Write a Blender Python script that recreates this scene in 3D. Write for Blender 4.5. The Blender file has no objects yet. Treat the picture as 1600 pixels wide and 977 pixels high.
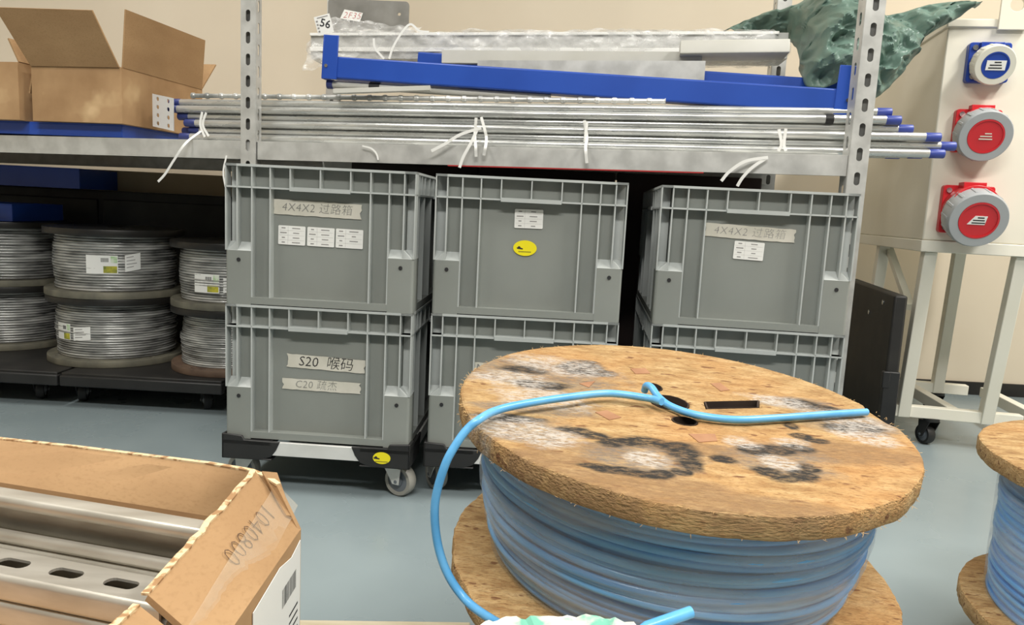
import bpy, bmesh, math, random
from mathutils import Vector as V, Matrix, noise as mnoise
random.seed(7)
R = math.radians
S = bpy.context.scene
COL = S.collection
# ------------------------------------------------------------------ camera
F_PX, PITCH, ROLL, YAW, CAM_H = 1178.33, .1373, .0497, .0246, .6408
_f0 = V((-math.sin(YAW), math.cos(YAW), 0)); _r0 = V((math.cos(YAW), math.sin(YAW), 0)); _u0 = V((0, 0, 1))
FW = _f0*math.cos(PITCH) - _u0*math.sin(PITCH); _u2 = _u0*math.cos(PITCH) + _f0*math.sin(PITCH)
RT = _r0*math.cos(ROLL) + _u2*math.sin(ROLL); UP = _u2*math.cos(ROLL) - _r0*math.sin(ROLL)
CAM = V((0, 0, CAM_H))
cd = bpy.data.cameras.new('camera'); cd.sensor_width = 36; cd.lens = F_PX/1600*36; cd.clip_start = .02
co = bpy.data.objects.new('camera', cd); COL.objects.link(co)
co.matrix_world = Matrix(((RT.x, UP.x, -FW.x, CAM.x), (RT.y, UP.y, -FW.y, CAM.y), (RT.z, UP.z, -FW.z, CAM.z), (0, 0, 0, 1)))
S.camera = co
# ------------------------------------------------------------------ light
wd = bpy.data.worlds.new('world'); S.world = wd; wd.use_nodes = True
wd.node_tree.nodes['Background'].inputs[0].default_value = (.93, .96, 1, 1)
wd.node_tree.nodes['Background'].inputs[1].default_value = .11
def area(name, loc, sx, sy, power, rot=(0, 0, 0), col=(1, .97, .92)):
    l = bpy.data.lights.new(name, 'AREA'); l.shape = 'RECTANGLE'; l.size = sx; l.size_y = sy; l.energy = power; l.color = col
    o = bpy.data.objects.new(name, l); COL.objects.link(o); o.location = loc; o.rotation_euler = rot
    return o
area('ceiling_lamp', (-1.3, 1.25, 2.72), .3, 1.3, 38)
area('ceiling_lamp', (2.0, 1.0, 2.72), .3, 1.5, 92)
area('ceiling_lamp', (.1, -.6, 2.72), 1.8, .35, 98)
S.view_settings.view_transform = 'Standard'; S.view_settings.look = 'None'
S.view_settings.gamma = 1; S.view_settings.use_curve_mapping = False
S.view_settings.exposure = -.08

# ------------------------------------------------------------------ helpers
def at(px, py, Y):
    d = FW + RT*((px-800)/F_PX) + UP*((488.5-py)/F_PX)
    return CAM + d*(Y/d.y)
def atz(px, py, z):
    d = FW + RT*((px-800)/F_PX) + UP*((488.5-py)/F_PX)
    return CAM + d*((z-CAM_H)/d.z)
def atp(px, py, P, n):
    d = FW + RT*((px-800)/F_PX) + UP*((488.5-py)/F_PX)
    return CAM + d*((P-CAM).dot(n)/d.dot(n))
def frame(o, x, y, z):
    return Matrix(((x[0], y[0], z[0], o[0]), (x[1], y[1], z[1], o[1]), (x[2], y[2], z[2], o[2]), (0, 0, 0, 1)))
def srgb(r, g, b):
    f = lambda c: (c/255/12.92) if c <= 10 else ((c/255+.055)/1.055)**2.4
    return (f(r), f(g), f(b), 1)
MW = {}                                             # world matrices of the empties
def tag(o, label, cat, group=None, kind=None):
    o['label'] = label; o['category'] = cat
    if group: o['group'] = group
    if kind: o['kind'] = kind
    return o
def thing(name, label, cat, M=None, group=None):
    o = bpy.data.objects.new(name, None); COL.objects.link(o); o.empty_display_size = .05
    M = M or Matrix.Identity(4); o.matrix_world = M; MW[o.name] = M.copy()
    return tag(o, label, cat, group)
def trs(loc, rz=0): return Matrix.Translation(loc) @ Matrix.Rotation(rz, 4, 'Z')

class MB:
    def __init__(s): s.v = []; s.f = []
    def add(s, vs, fs, M=None):
        n = len(s.v); s.v += [(M @ V(p)) if M else V(p) for p in vs]; s.f += [tuple(i+n for i in f) for f in fs]; return s
    def hexa(s, p, M=None):
        return s.add(p, [(3, 2, 1, 0), (4, 5, 6, 7), (0, 1, 5, 4), (1, 2, 6, 5), (2, 3, 7, 6), (3, 0, 4, 7)], M)
    def box(s, x0, x1, y0, y1, z0, z1, M=None):
        return s.hexa([(x0, y0, z0), (x1, y0, z0), (x1, y1, z0), (x0, y1, z0), (x0, y0, z1), (x1, y0, z1), (x1, y1, z1), (x0, y1, z1)], M)
    def prism(s, poly, vec, M=None):
        n = len(poly); vec = V(vec); a = [V(p) for p in poly]
        return s.add(a + [p+vec for p in a], [tuple(range(n-1, -1, -1)), tuple(range(n, 2*n))] + [(i, (i+1) % n, n+(i+1) % n, n+i) for i in range(n)], M)
    def tube(s, path, r, n=10, closed=False, caps=True, M=None, flat=None):
        P = [V(p) for p in path]; m = len(P); vs = []; fs = []; up = V((0, 0, 1)); prev = None
        for i, p in enumerate(P):
            a = P[(i-1) % m] if closed or i else P[0]; b = P[(i+1) % m] if closed or i < m-1 else P[-1]
            t = (b-a).normalized()
            if prev is None:
                q = t.cross(up)
                if q.length < .1: q = t.cross(V((1, 0, 0)))
            else: q = prev - t*prev.dot(t)
            q.normalize(); prev = q; w = t.cross(q)
            rr = r[i] if isinstance(r, (list, tuple)) else r
            for k in range(n):
                an = 2*math.pi*k/n; vs.append(p + q*(math.cos(an)*rr) + w*(math.sin(an)*rr*(flat or 1)))
        for i in range(m if closed else m-1):
            for k in range(n):
                a = i*n+k; b = i*n+(k+1) % n; c = ((i+1) % m)*n+(k+1) % n; d = ((i+1) % m)*n+k
                fs.append((a, b, c, d))
        if caps and not closed: fs += [tuple(range(n-1, -1, -1)), tuple((m-1)*n+k for k in range(n))]
        return s.add(vs, fs, M)
    def bar(s, a, b, w, h, up=(0, 0, 1), M=None):
        a = V(a); b = V(b); t = (b-a).normalized(); q = t.cross(V(up)).normalized()*(w/2); u = q.cross(t).normalized()*(h/2)
        return s.hexa([a-q-u, a+q-u, b+q-u, b-q-u, a-q+u, a+q+u, b+q+u, b-q+u], M)
    def lathe(s, prof, n=48, M=None, closed=True, fn=None):
        vs = []; fs = []; m = len(prof)
        for i in range(n):
            an = 2*math.pi*i/n
            for (r, z) in prof:
                if fn: r, z = fn(an, r, z)
                vs.append((r*math.cos(an), r*math.sin(an), z))
        for i in range(n):
            j = (i+1) % n
            for k in range(m if closed else m-1):
                l = (k+1) % m; fs.append((i*m+k, j*m+k, j*m+l, i*m+l))
        return s.add(vs, fs, M)
    def disc(s, r0, r1, z0, z1, n=40, M=None):     # cylinder / annulus
        if r0 <= 0:
            ring = [(math.cos(2*math.pi*i/n)*r1, math.sin(2*math.pi*i/n)*r1, z0) for i in range(n)]
            return s.prism(ring, (0, 0, z1-z0), M)
        return s.lathe([(r0, z0), (r1, z0), (r1, z1), (r0, z1)], n, M)
    def ribbon(s, path, wv, th=.0006, M=None):
        P = [V(p) for p in path]; m = len(P)
        W = wv if isinstance(wv, list) else [V(wv)]*m
        vs = []
        for i, p in enumerate(P):
            t = (P[min(i+1, m-1)]-P[max(i-1, 0)]).normalized(); nrm = t.cross(V(W[i])).normalized()*th
            w = V(W[i])/2
            vs += [p-w-nrm, p+w-nrm, p+w+nrm, p-w+nrm]
        fs = [(3, 2, 1, 0), tuple(4*(m-1)+k for k in range(4))]
        for i in range(m-1):
            for k in range(4): fs.append((4*i+k, 4*i+(k+1) % 4, 4*i+4+(k+1) % 4, 4*i+4+k))
        return s.add(vs, fs, M)
    def plate(s, outer, holes_fn=None): pass
    def mesh(s, name, smooth=40):
        me = bpy.data.meshes.new(name); me.from_pydata([tuple(p) for p in s.v], [], s.f); me.update()
        bm = bmesh.new(); bm.from_mesh(me); bmesh.ops.recalc_face_normals(bm, faces=bm.faces); bm.to_mesh(me); bm.free()
        if smooth:
            for p in me.polygons: p.use_smooth = True
            me.set_sharp_from_angle(angle=R(smooth))
        return me
    def build(s, name, m, parent=None, world=False, bevel=0, smooth=40, solid=0, label=None):
        v0 = s.v
        if world and parent is not None:
            I = MW[parent.name].inverted(); s.v = [I @ p for p in s.v]
        me = s.mesh(name, smooth); s.v = v0
        me.materials.append(m)
        return place(name, me, parent, bevel=bevel, solid=solid, label=label)
def place(name, me, parent=None, M=None, bevel=0, solid=0, label=None):
    o = bpy.data.objects.new(name, me); COL.objects.link(o)
    if parent is not None: o.parent = parent
    PM = MW.get(parent.name, Matrix.Identity(4)) if parent is not None else Matrix.Identity(4)
    if M is not None: o.matrix_basis = M
    MW[o.name] = PM @ (M or Matrix.Identity(4))
    if solid:
        d = o.modifiers.new('solid', 'SOLIDIFY'); d.thickness = solid; d.offset = 0
    if bevel:
        b = o.modifiers.new('bevel', 'BEVEL'); b.width = bevel; b.segments = 2; b.limit_method = 'ANGLE'; b.angle_limit = R(40); b.harden_normals = False
    if label: o['label'] = label
    return o
def curve_path(pts, n=8):                            # Catmull-Rom through the points
    P = [V(p) for p in pts]; P = [P[0]*2-P[1]] + P + [P[-1]*2-P[-2]]; out = []
    for i in range(1, len(P)-2):
        for k in range(n):
            t = k/n; a, b, c, d = P[i-1:i+3]
            out.append(.5*((2*b)+(c-a)*t+(2*a-5*b+4*c-d)*t*t+(3*b-3*c+d-a)*t**3))
    return out + [P[-2]]
_font = None
def text_mesh(txt, size, spacing=1.0, thin=0.0, shear=0):
    c = bpy.data.curves.new('writing', 'FONT'); c.body = txt; c.size = size; c.align_x = 'CENTER'; c.align_y = 'CENTER'
    c.space_character = spacing; c.offset = thin; c.shear = shear; c.resolution_u = 2
    o = bpy.data.objects.new('writing', c); COL.objects.link(o)
    bpy.context.view_layer.update()
    me = bpy.data.meshes.new_from_object(o.evaluated_get(bpy.context.evaluated_depsgraph_get()))
    bpy.data.objects.remove(o); bpy.data.curves.remove(c)
    return me
def writing(txt, size, m, parent, M, spacing=1.0, thin=0.0, shear=0, name='writing'):
    me = text_mesh(txt, size, spacing, thin, shear); me.materials.clear(); me.materials.append(m)
    return place(name, me, parent, M)
def flat_curve(name, loops, th, bev=0):              # filled outline with holes, extruded symmetrically
    c = bpy.data.curves.new(name, 'CURVE'); c.dimensions = '2D'; c.fill_mode = 'BOTH'; c.extrude = th/2-bev; c.bevel_depth = bev; c.bevel_resolution = 1
    if bev: c.offset = -bev
    for L in loops:
        sp = c.splines.new('POLY'); sp.points.add(len(L)-1); sp.use_cyclic_u = True
        for p, q in zip(sp.points, L): p.co = (q[0], q[1], 0, 1)
    o = bpy.data.objects.new(name, c); COL.objects.link(o); bpy.context.view_layer.update()
    me = bpy.data.meshes.new_from_object(o.evaluated_get(bpy.context.evaluated_depsgraph_get()))
    bpy.data.objects.remove(o); bpy.data.curves.remove(c)
    for p in me.polygons: p.use_smooth = True
    me.set_sharp_from_angle(angle=R(40))
    me.materials.clear()
    return me
def slotted(width, length, pitch, sw, sh, phase=0., m0=None):
    """strip in local x (width) / z (length) with stadium slots, one face thick"""
    mb = MB(); k0 = math.floor(-phase/pitch)-1
    K = int(length/pitch)+3
    z_lo = 0
    zs = [phase+pitch*(k0+i) for i in range(K+2)]
    for zc in zs:
        a, b = zc-pitch/2, zc+pitch/2
        if b <= 0 or a >= length: continue
        if a < 0 or b > length:
            a = max(a, 0); b = min(b, length)
            mb.add([(0, 0, a), (width, 0, a), (width, 0, b), (0, 0, b)], [(0, 1, 2, 3)]); continue
        xc = width/2; inner = []; outer = []
        for i in range(16):
            an = 2*math.pi*(i+.5)/16; r = sw/2
            x = math.cos(an)*r; z = math.sin(an)*r
            if sh >= sw: z += math.copysign((sh-sw)/2, math.sin(an))
            else:
                r = sh/2; x = math.cos(an)*r+math.copysign((sw-sh)/2, math.cos(an)); z = math.sin(an)*r
            inner.append((xc+x, 0, zc+z))
            t = 1/max(abs(math.cos(an)), abs(math.sin(an)))
            outer.append((xc+math.cos(an)*t*width/2, 0, zc+math.sin(an)*t*pitch/2))
        # put rectangle corners exactly
        for i in (1, 2, 5, 6, 9, 10, 13, 14): pass
        vs = inner+outer
        mb.add(vs, [(i, (i+1) % 16, 16+(i+1) % 16, 16+i) for i in range(16)])
        for cx, cz, i in ((width, zc+pitch/2, 1), (0, zc+pitch/2, 5), (0, zc-pitch/2, 9), (width, zc-pitch/2, 13)):
            mb.add([outer[i], outer[i+1], (cx, 0, cz)], [(0, 1, 2)])
    return mb

# ------------------------------------------------------------------ materials
def mat(name, c1, c2=None, scale=8, rough=.5, metal=0, bump=0, bscale=None, stretch=(1, 1, 1), detail=5, lo=.35, hi=.65, rv=0, coat=0, spec=.5, c3=None, s3=40, a3=(.6, .72)):
    m = bpy.data.materials.new(name); m.use_nodes = True; nt = m.node_tree; N = nt.nodes; L = nt.links
    b = N['Principled BSDF']; b.inputs['Roughness'].default_value = rough; b.inputs['Metallic'].default_value = metal
    b.inputs['Specular IOR Level'].default_value = spec
    if coat: b.inputs['Coat Weight'].default_value = coat; b.inputs['Coat Roughness'].default_value = .15
    tc = N.new('ShaderNodeTexCoord'); mp = N.new('ShaderNodeMapping'); mp.inputs['Scale'].default_value = stretch
    L.new(tc.outputs['Object'], mp.inputs[0])
    nz = N.new('ShaderNodeTexNoise'); nz.inputs['Scale'].default_value = scale; nz.inputs['Detail'].default_value = detail
    L.new(mp.outputs[0], nz.inputs['Vector'])
    rp = N.new('ShaderNodeValToRGB'); rp.color_ramp.elements[0].position = lo; rp.color_ramp.elements[1].position = hi
    rp.color_ramp.elements[0].color = c1; rp.color_ramp.elements[1].color = c2 or c1
    L.new(nz.outputs[0], rp.inputs[0]); out = rp.outputs[0]
    if c3:
        n3 = N.new('ShaderNodeTexNoise'); n3.inputs['Scale'].default_value = s3; n3.inputs['Detail'].default_value = 3; L.new(mp.outputs[0], n3.inputs['Vector'])
        mr = N.new('ShaderNodeMapRange'); mr.inputs[1].default_value = a3[0]; mr.inputs[2].default_value = a3[1]; L.new(n3.outputs[0], mr.inputs[0])
        mx = N.new('ShaderNodeMix'); mx.data_type = 'RGBA'; L.new(mr.outputs[0], mx.inputs[0]); L.new(out, mx.inputs[6]); mx.inputs[7].default_value = c3; out = mx.outputs[2]
    L.new(out, b.inputs['Base Color'])
    if rv:
        mr = N.new('ShaderNodeMapRange'); mr.inputs[3].default_value = rough-rv; mr.inputs[4].default_value = rough+rv; L.new(nz.outputs[0], mr.inputs[0]); L.new(mr.outputs[0], b.inputs['Roughness'])
    if bump:
        n2 = N.new('ShaderNodeTexNoise'); n2.inputs['Scale'].default_value = bscale or scale*3; n2.inputs['Detail'].default_value = 4; L.new(mp.outputs[0], n2.inputs['Vector'])
        bp = N.new('ShaderNodeBump'); bp.inputs['Strength'].default_value = bump; bp.inputs['Distance'].default_value = .002
        L.new(n2.outputs[0], bp.inputs['Height']); L.new(bp.outputs[0], b.inputs['Normal'])
    return m
def film_mat(name, col, lo, hi, scale, stretch=(1, 1, 1), rough=.2, bump=.5):
    m = mat(name, col, None, scale, rough, 0, bump, scale*1.5, stretch, spec=.6); nt = m.node_tree; N = nt.nodes; L = nt.links
    b = N['Principled BSDF']; tr = N.new('ShaderNodeBsdfTransparent'); mx = N.new('ShaderNodeMixShader')
    nz = [n for n in N if n.type == 'TEX_NOISE'][0]; mr = N.new('ShaderNodeMapRange')
    mr.inputs[1].default_value = .3; mr.inputs[2].default_value = .7; mr.inputs[3].default_value = lo; mr.inputs[4].default_value = hi
    L.new(nz.outputs[0], mr.inputs[0]); L.new(mr.outputs[0], mx.inputs[0]); L.new(tr.outputs[0], mx.inputs[1]); L.new(b.outputs[0], mx.inputs[2])
    L.new(mx.outputs[0], N['Material Output'].inputs[0])
    return m
K = {}
K['wall'] = mat('wall_paint', srgb(219, 206, 184), srgb(227, 215, 194), 1.5, .8, bump=.05, bscale=60)
K['ceil'] = mat('ceiling_paint', srgb(235, 233, 225), None, 2, .9)
K['floor'] = mat('floor_epoxy', srgb(134, 147, 151), srgb(146, 159, 162), 2.2, .28, bump=.06, bscale=25, rv=.08, c3=srgb(165, 172, 176), s3=9, a3=(.72, .8))
K['grey'] = mat('grey_plastic', srgb(136, 140, 135), srgb(143, 147, 142), 6, .42, bump=.05, bscale=120)
K['greyrib'] = mat('grey_plastic_rubbed_lit', srgb(176, 181, 179), srgb(190, 195, 193), 6, .4)  # paler for wear on the ribs and for light on the pillar slopes
K['galvdark'] = mat('slot_shade_steel', srgb(92, 92, 90), srgb(110, 110, 106), 22, .6, .2)  # darker steel so the post slots look shaded
K['galv'] = mat('galvanised_steel', srgb(188, 188, 184), srgb(212, 212, 208), 22, .42, .35, rv=.08)
K['conduit'] = mat('conduit_steel', srgb(186, 188, 186), srgb(222, 223, 220), 6, .28, .6, stretch=(1, 8, 8), rv=.08)
K['strut'] = mat('strut_steel', srgb(186, 180, 168), srgb(208, 203, 192), 9, .33, .55, stretch=(1, 6, 6), rv=.1, bump=.05, bscale=60)
K['blue'] = mat('blue_paint', srgb(30, 72, 166), srgb(36, 80, 178), 5, .38, bump=.03, bscale=50)
K['card'] = mat('cardboard', srgb(160, 126, 88), srgb(176, 142, 102), 5, .85, bump=.08, bscale=40, stretch=(1, 1, 2.5), c3=srgb(150, 117, 80), s3=180, a3=(.5, .9))
K['card2'] = mat('cardboard_worn', srgb(160, 124, 86), srgb(188, 152, 111), 7, .85, bump=.08, bscale=40, c3=srgb(216, 184, 140), s3=9, a3=(.58, .75))
K['cardedge'] = mat('cardboard_cut_edge', srgb(158, 122, 84), srgb(222, 196, 156), 110, .9, lo=.42, hi=.52)
K['black'] = mat('black_plastic', srgb(30, 30, 30), srgb(40, 40, 40), 10, .5, bump=.05, bscale=80)
K['blackwood'] = mat('black_board', srgb(24, 23, 22), srgb(40, 38, 35), 12, .6, bump=.08, bscale=60)
K['reelblack'] = mat('reel_black_board', srgb(24, 23, 22), srgb(38, 36, 33), 14, .42, bump=.1, bscale=40)
K['reelply'] = mat('reel_grey_board', srgb(90, 88, 78), srgb(126, 122, 106), 14, .55, bump=.1, bscale=40)
K['reelbrown'] = mat('reel_brown_board', srgb(92, 74, 62), srgb(120, 98, 80), 14, .6, bump=.1, bscale=40)
K['wire'] = mat('grey_wire', srgb(66, 67, 66), srgb(206, 206, 202), 9, .25, .15, stretch=(1, 1, 7), coat=.6, lo=.3, hi=.7)
K['paper'] = mat('white_paper', srgb(238, 238, 234), None, 5, .6)
K['tape'] = mat('masking_tape', srgb(205, 202, 188), srgb(218, 214, 202), 20, .7, bump=.05, bscale=90)
K['ink'] = mat('black_ink', srgb(38, 38, 40), None, 5, .6)
K['pencil'] = mat('faded_ink', srgb(130, 130, 126), None, 5, .7)
K['redink'] = mat('red_ink', srgb(190, 90, 90), None, 5, .7)
K['print'] = mat('grey_print', srgb(150, 148, 146), None, 5, .7)
K['yellow'] = mat('yellow_sticker', srgb(240, 225, 30), None, 5, .45)
K['green'] = mat('green_sticker', srgb(150, 200, 130), srgb(225, 232, 215), 60, .5)
K['olive'] = mat('olive_print', srgb(120, 130, 60), srgb(200, 190, 60), 60, .5)
K['cream'] = mat('cream_enamel', srgb(224, 219, 202), srgb(230, 225, 209), 3, .5, bump=.03, bscale=60)
K['creamwhite'] = mat('white_enamel', srgb(228, 224, 208), srgb(234, 231, 218), 4, .45)
K['red'] = mat('red_plastic', srgb(205, 40, 48), None, 5, .35)
K['sblue'] = mat('socket_blue', srgb(30, 66, 160), None, 5, .35)
K['ringgrey'] = mat('light_grey_plastic', srgb(168, 172, 174), None, 5, .4)
K['ringwhite'] = mat('white_plastic', srgb(222, 220, 206), None, 5, .4)
K['chrome'] = mat('zinc_screw', srgb(205, 205, 205), None, 5, .25, 1)
K['navy'] = mat('navy_cap', srgb(52, 62, 120), None, 5, .4)
K['capblue'] = mat('blue_cap', srgb(62, 78, 160), None, 5, .4)
K['capcyan'] = mat('cyan_cap', srgb(70, 175, 215), None, 5, .4)
K['tie'] = mat('white_strapping', srgb(240, 240, 236), None, 5, .45)
K['cable'] = mat('blue_cable', srgb(88, 168, 226), srgb(110, 184, 236), 30, .38, coat=.2)
K['cabledk'] = mat('blue_wound_cable', srgb(66, 142, 220), srgb(128, 202, 250), 5, .3, stretch=(.5, .5, 9), coat=.3, lo=.3, hi=.7)
K['film'] = film_mat('stretch_film', srgb(206, 209, 208), .0, .6, 8, (.7, .7, 4.5), .16, .6)
K['film2'] = film_mat('wrapping_film', srgb(244, 244, 242), .05, .6, 20, (1.2, 2, 2), .1, 1)
K['tapeclear'] = film_mat('clear_tape', srgb(226, 210, 186), .03, .22, 14, (1, 1, 1), .12, .6)
K['rubber'] = mat('grey_wheel', srgb(150, 148, 140), None, 5, .5)
K['hub'] = mat('wheel_hub', srgb(104, 110, 116), None, 5, .45)
K['darkplate'] = mat('dark_steel_plate', srgb(128, 126, 120), srgb(150, 148, 142), 12, .4, .6)
K['teal'] = mat('torn_wrapping', srgb(214, 208, 196), srgb(112, 180, 158), 26, .8, bump=.4, bscale=60, lo=.5, hi=.58)
K['pale'] = mat('pale_grey_plastic', srgb(196, 195, 186), srgb(206, 205, 198), 8, .5)
K['alu'] = mat('aluminium_rail', srgb(222, 222, 218), srgb(235, 235, 232), 12, .4, .3)
K['perf'] = mat('zinc_sheet', srgb(222, 224, 226), None, 8, .4, .4)
K['rod'] = mat('ringed_conduit', srgb(150, 152, 150), srgb(236, 236, 232), 12, .4, .5, stretch=(1, 1, 1))
K['plank'] = mat('pale_plank', srgb(205, 195, 170), srgb(190, 178, 150), 8, .7, stretch=(1, 8, 8))

def osb_mat(name, white=(), dark=(), tan=(), grey=()):
    """stranded board: straw colours, chips, bark flecks; worn patches given as (x, y, rx, ry, rot)"""
    m = bpy.data.materials.new(name); m.use_nodes = True; nt = m.node_tree; N = nt.nodes; L = nt.links
    b = N['Principled BSDF']; b.inputs['Roughness'].default_value = .85; b.inputs['Specular IOR Level'].default_value = .25
    tc = N.new('ShaderNodeTexCoord')
    def noi(sc, det=4, st=(1, 1, 1), rough=.55, dist=0):
        mp = N.new('ShaderNodeMapping'); mp.inputs['Scale'].default_value = st; mp.inputs['Rotation'].default_value = (0, 0, .35); L.new(tc.outputs['Object'], mp.inputs[0])
        n = N.new('ShaderNodeTexNoise'); n.inputs['Scale'].default_value = sc; n.inputs['Detail'].default_value = det; n.inputs['Roughness'].default_value = rough; n.inputs['Distortion'].default_value = dist
        L.new(mp.outputs[0], n.inputs['Vector']); return n
    def ramp(src, stops):
        r = N.new('ShaderNodeValToRGB'); e = r.color_ramp.elements
        while len(e) < len(stops): e.new(.5)
        for x, (p, c) in zip(e, stops): x.position = p; x.color = c
        L.new(src, r.inputs[0]); return r.outputs[0]
    def mix(fac, a, c):
        x = N.new('ShaderNodeMix'); x.data_type = 'RGBA'; L.new(fac, x.inputs[0]); L.new(a, x.inputs[6])
        if isinstance(c, tuple): x.inputs[7].default_value = c
        else: L.new(c, x.inputs[7])
        return x.outputs[2]
    def mr(src, a, c, lo=0., hi=1.):
        x = N.new('ShaderNodeMapRange'); x.inputs[1].default_value = a; x.inputs[2].default_value = c; x.inputs[3].default_value = lo; x.inputs[4].default_value = hi; L.new(src, x.inputs[0]); return x.outputs[0]
    base = ramp(noi(26, 6, (1, 2.6, 3)).outputs[0], [(.28, srgb(150, 116, 76)), (.5, srgb(184, 151, 104)), (.72, srgb(205, 175, 129))])
    big = noi(7, 3); base = mix(mr(big.outputs[0], .45, .7, 0, .55), base, srgb(190, 138, 84))
    fib = noi(90, 3, (1, 5, 5)); base = mix(mr(fib.outputs[0], .56, .70, 0, .7), base, srgb(150, 104, 62))
    sp = noi(190, 3, (1, 2.6, 2)); base = mix(mr(sp.outputs[0], .52, .72, 0, .55), base, srgb(124, 86, 54))
    fl = noi(38, 2, (1, 2.2, 2)); base = mix(mr(fl.outputs[0], .64, .69, 0, .8), base, srgb(112, 72, 48))
    warp = noi(22, 5, (1, 1.6, 1)); fine = noi(75, 5, (1, 2.5, 1))
    def patch(lst):
        out = None
        for (x, y, rx, ry, rot) in lst:
            mp = N.new('ShaderNodeMapping'); mp.vector_type = 'TEXTURE'; mp.inputs['Location'].default_value = (x, y, 0); mp.inputs['Rotation'].default_value = (0, 0, rot); mp.inputs['Scale'].default_value = (rx, ry, 1)
            L.new(tc.outputs['Object'], mp.inputs[0])
            sx = N.new('ShaderNodeVectorMath'); sx.operation = 'MULTIPLY'; sx.inputs[1].default_value = (1, 1, 0); L.new(mp.outputs[0], sx.inputs[0])
            ln = N.new('ShaderNodeVectorMath'); ln.operation = 'LENGTH'; L.new(sx.outputs[0], ln.inputs[0])
            if out is None: out = ln.outputs[1]
            else:
                q = N.new('ShaderNodeMath'); q.operation = 'MINIMUM'; L.new(out, q.inputs[0]); L.new(ln.outputs[1], q.inputs[1]); out = q.outputs[0]
        a = N.new('ShaderNodeMath'); a.operation = 'MULTIPLY_ADD'; L.new(warp.outputs[0], a.inputs[0]); a.inputs[1].default_value = 1.6; L.new(out, a.inputs[2])
        return mr(a.outputs[0], 1.55, 2.0, 1, 0)
    def mul(a, c):
        q = N.new('ShaderNodeMath'); q.operation = 'MULTIPLY'; L.new(a, q.inputs[0]); L.new(c, q.inputs[1]); return q.outputs[0]
    if tan: base = mix(mul(patch(tan), mr(fine.outputs[0], .3, .6, .45, .9)), base, srgb(142, 112, 80))
    if grey: base = mix(mul(patch(grey), mr(noi(100, 6, (1, 2.6, 1), .7).outputs[0], .35, .6, .15, .85)), base, srgb(122, 113, 104))
    if dark: base = mix(mul(patch(dark), mr(noi(110, 6, (1, 2.2, 1), .7).outputs[0], .34, .54, .4, 1.0)), base, srgb(52, 49, 46))
    if white: base = mix(mul(patch(white), mr(noi(120, 7, (1, 3.0, 1), .72).outputs[0], .42, .58, 0, .8)), base, srgb(205, 198, 190))
    L.new(base, b.inputs['Base Color'])
    bp = N.new('ShaderNodeBump'); bp.inputs['Strength'].default_value = .9; bp.inputs['Distance'].default_value = .004
    ad = N.new('ShaderNodeMath'); ad.operation = 'ADD'; L.new(fib.outputs[0], ad.inputs[0]); L.new(noi(45, 6, (1, 2, 2)).outputs[0], ad.inputs[1]); L.new(ad.outputs[0], bp.inputs['Height'])
    L.new(bp.outputs[0], b.inputs['Normal'])
    return m

# ------------------------------------------------------------------ room
def struct(name, mb, m):
    o = mb.build(name, m); o['kind'] = 'structure'; return o
WALL_Y = 2.98
struct('floor', MB().box(-3.6, 3.6, -3, WALL_Y, -.1, 0), K['floor'])
struct('wall_back', MB().box(-3.6, 3.6, WALL_Y, WALL_Y+.1, 0, 2.8), K['wall'])
struct('wall_left', MB().box(-3.7, -3.6, -3, WALL_Y+.1, 0, 2.8), K['wall'])
struct('wall_right', MB().box(3.6, 3.7, -3, WALL_Y+.1, 0, 2.8), K['wall'])
struct('ceiling', MB().box(-3.7, 3.7, -3, WALL_Y+.1, 2.8, 2.9), K['ceil'])
struct('baseboard_back', MB().box(-3.6, 3.6, WALL_Y-.012, WALL_Y, 0, .05), K['blackwood'])

# ------------------------------------------------------------------ shelving rack
PL = at(399, 130, 1.95); PR = at(1340, 130, 1.73); PL.z = PR.z = 0
E1 = (PR-PL).normalized(); PITCH_S = .0532
rack = thing('shelving_rack', 'galvanised slotted-angle shelving rack with pipes stored on its shelf', 'shelving', Matrix.Translation(PL))
def post(P, side, ph):
    """corner at P; front flange goes to the side, the other flange goes back"""
    H = 2.05; mb = MB(); w = .040
    fx = E1*side
    M1 = frame(P, fx, V((0, 1, 0)), V((0, 0, 1))); M2 = frame(P, V((0, 1, 0)), fx, V((0, 0, 1)))
    a = slotted(w, H, PITCH_S, .0125, .029, ph); mb.add(a.v, a.f, M1)
    a = slotted(w, H, PITCH_S, .0125, .029, ph+.0266); mb.add(a.v, a.f, M2)
    bm_v = mb
    o = bm_v.build('post', K['galv'], rack, world=True, solid=.0022, smooth=0)
    x0, x1 = (-.001, w-.004); b_ = MB(); b_.box(x0, x1, .010, .012, 0, H, M1); b_.box(-.001, .001, .010, .036, 0, H, frame(P+fx*.012, fx, V((0, 1, 0)), V((0, 0, 1)))); b_.build('slot_shade_angle', K['galvdark'], rack, world=True)  # dark angle added behind the slots so they look shaded
    return o
post(PL, -1, at(388, 24, 1.95).z % PITCH_S); post(PR, 1, at(1369, 7, 1.73).z % PITCH_S)
DEP = .62
post(PL+V((.045, DEP, 0)), -1, .01); post(PR+V((-.01, DEP, 0)), 1, .02)
zl = at(400, 222, 1.955).z; zr = at(1306, 243, 1.735).z     # shelf beam top at both posts
def shelf_z(P):                                   # deck height along the rack
    t = (V((P[0], P[1], 0))-PL).dot(E1)/(PR-PL).length
    return zl+(zr-zl)*t
def beam(a, b, name='beam', back=False):
    mb = MB(); a = V(a); b = V(b); y = V((0, 1, 0)); z = V((0, 0, 1)); h = .044
    s = -1 if back else 1
    prof = [(0, 0), (0, -h), (.012*s, -h), (.012*s, -h+.002), (.002*s, -h+.002), (.002*s, -.002), (.03*s, -.002), (.03*s, 0)]
    pts = [a+y*p+z*q for p, q in prof]
    mb.prism(pts, b-a); return mb.build(name, K['galv'], rack, world=True)
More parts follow.
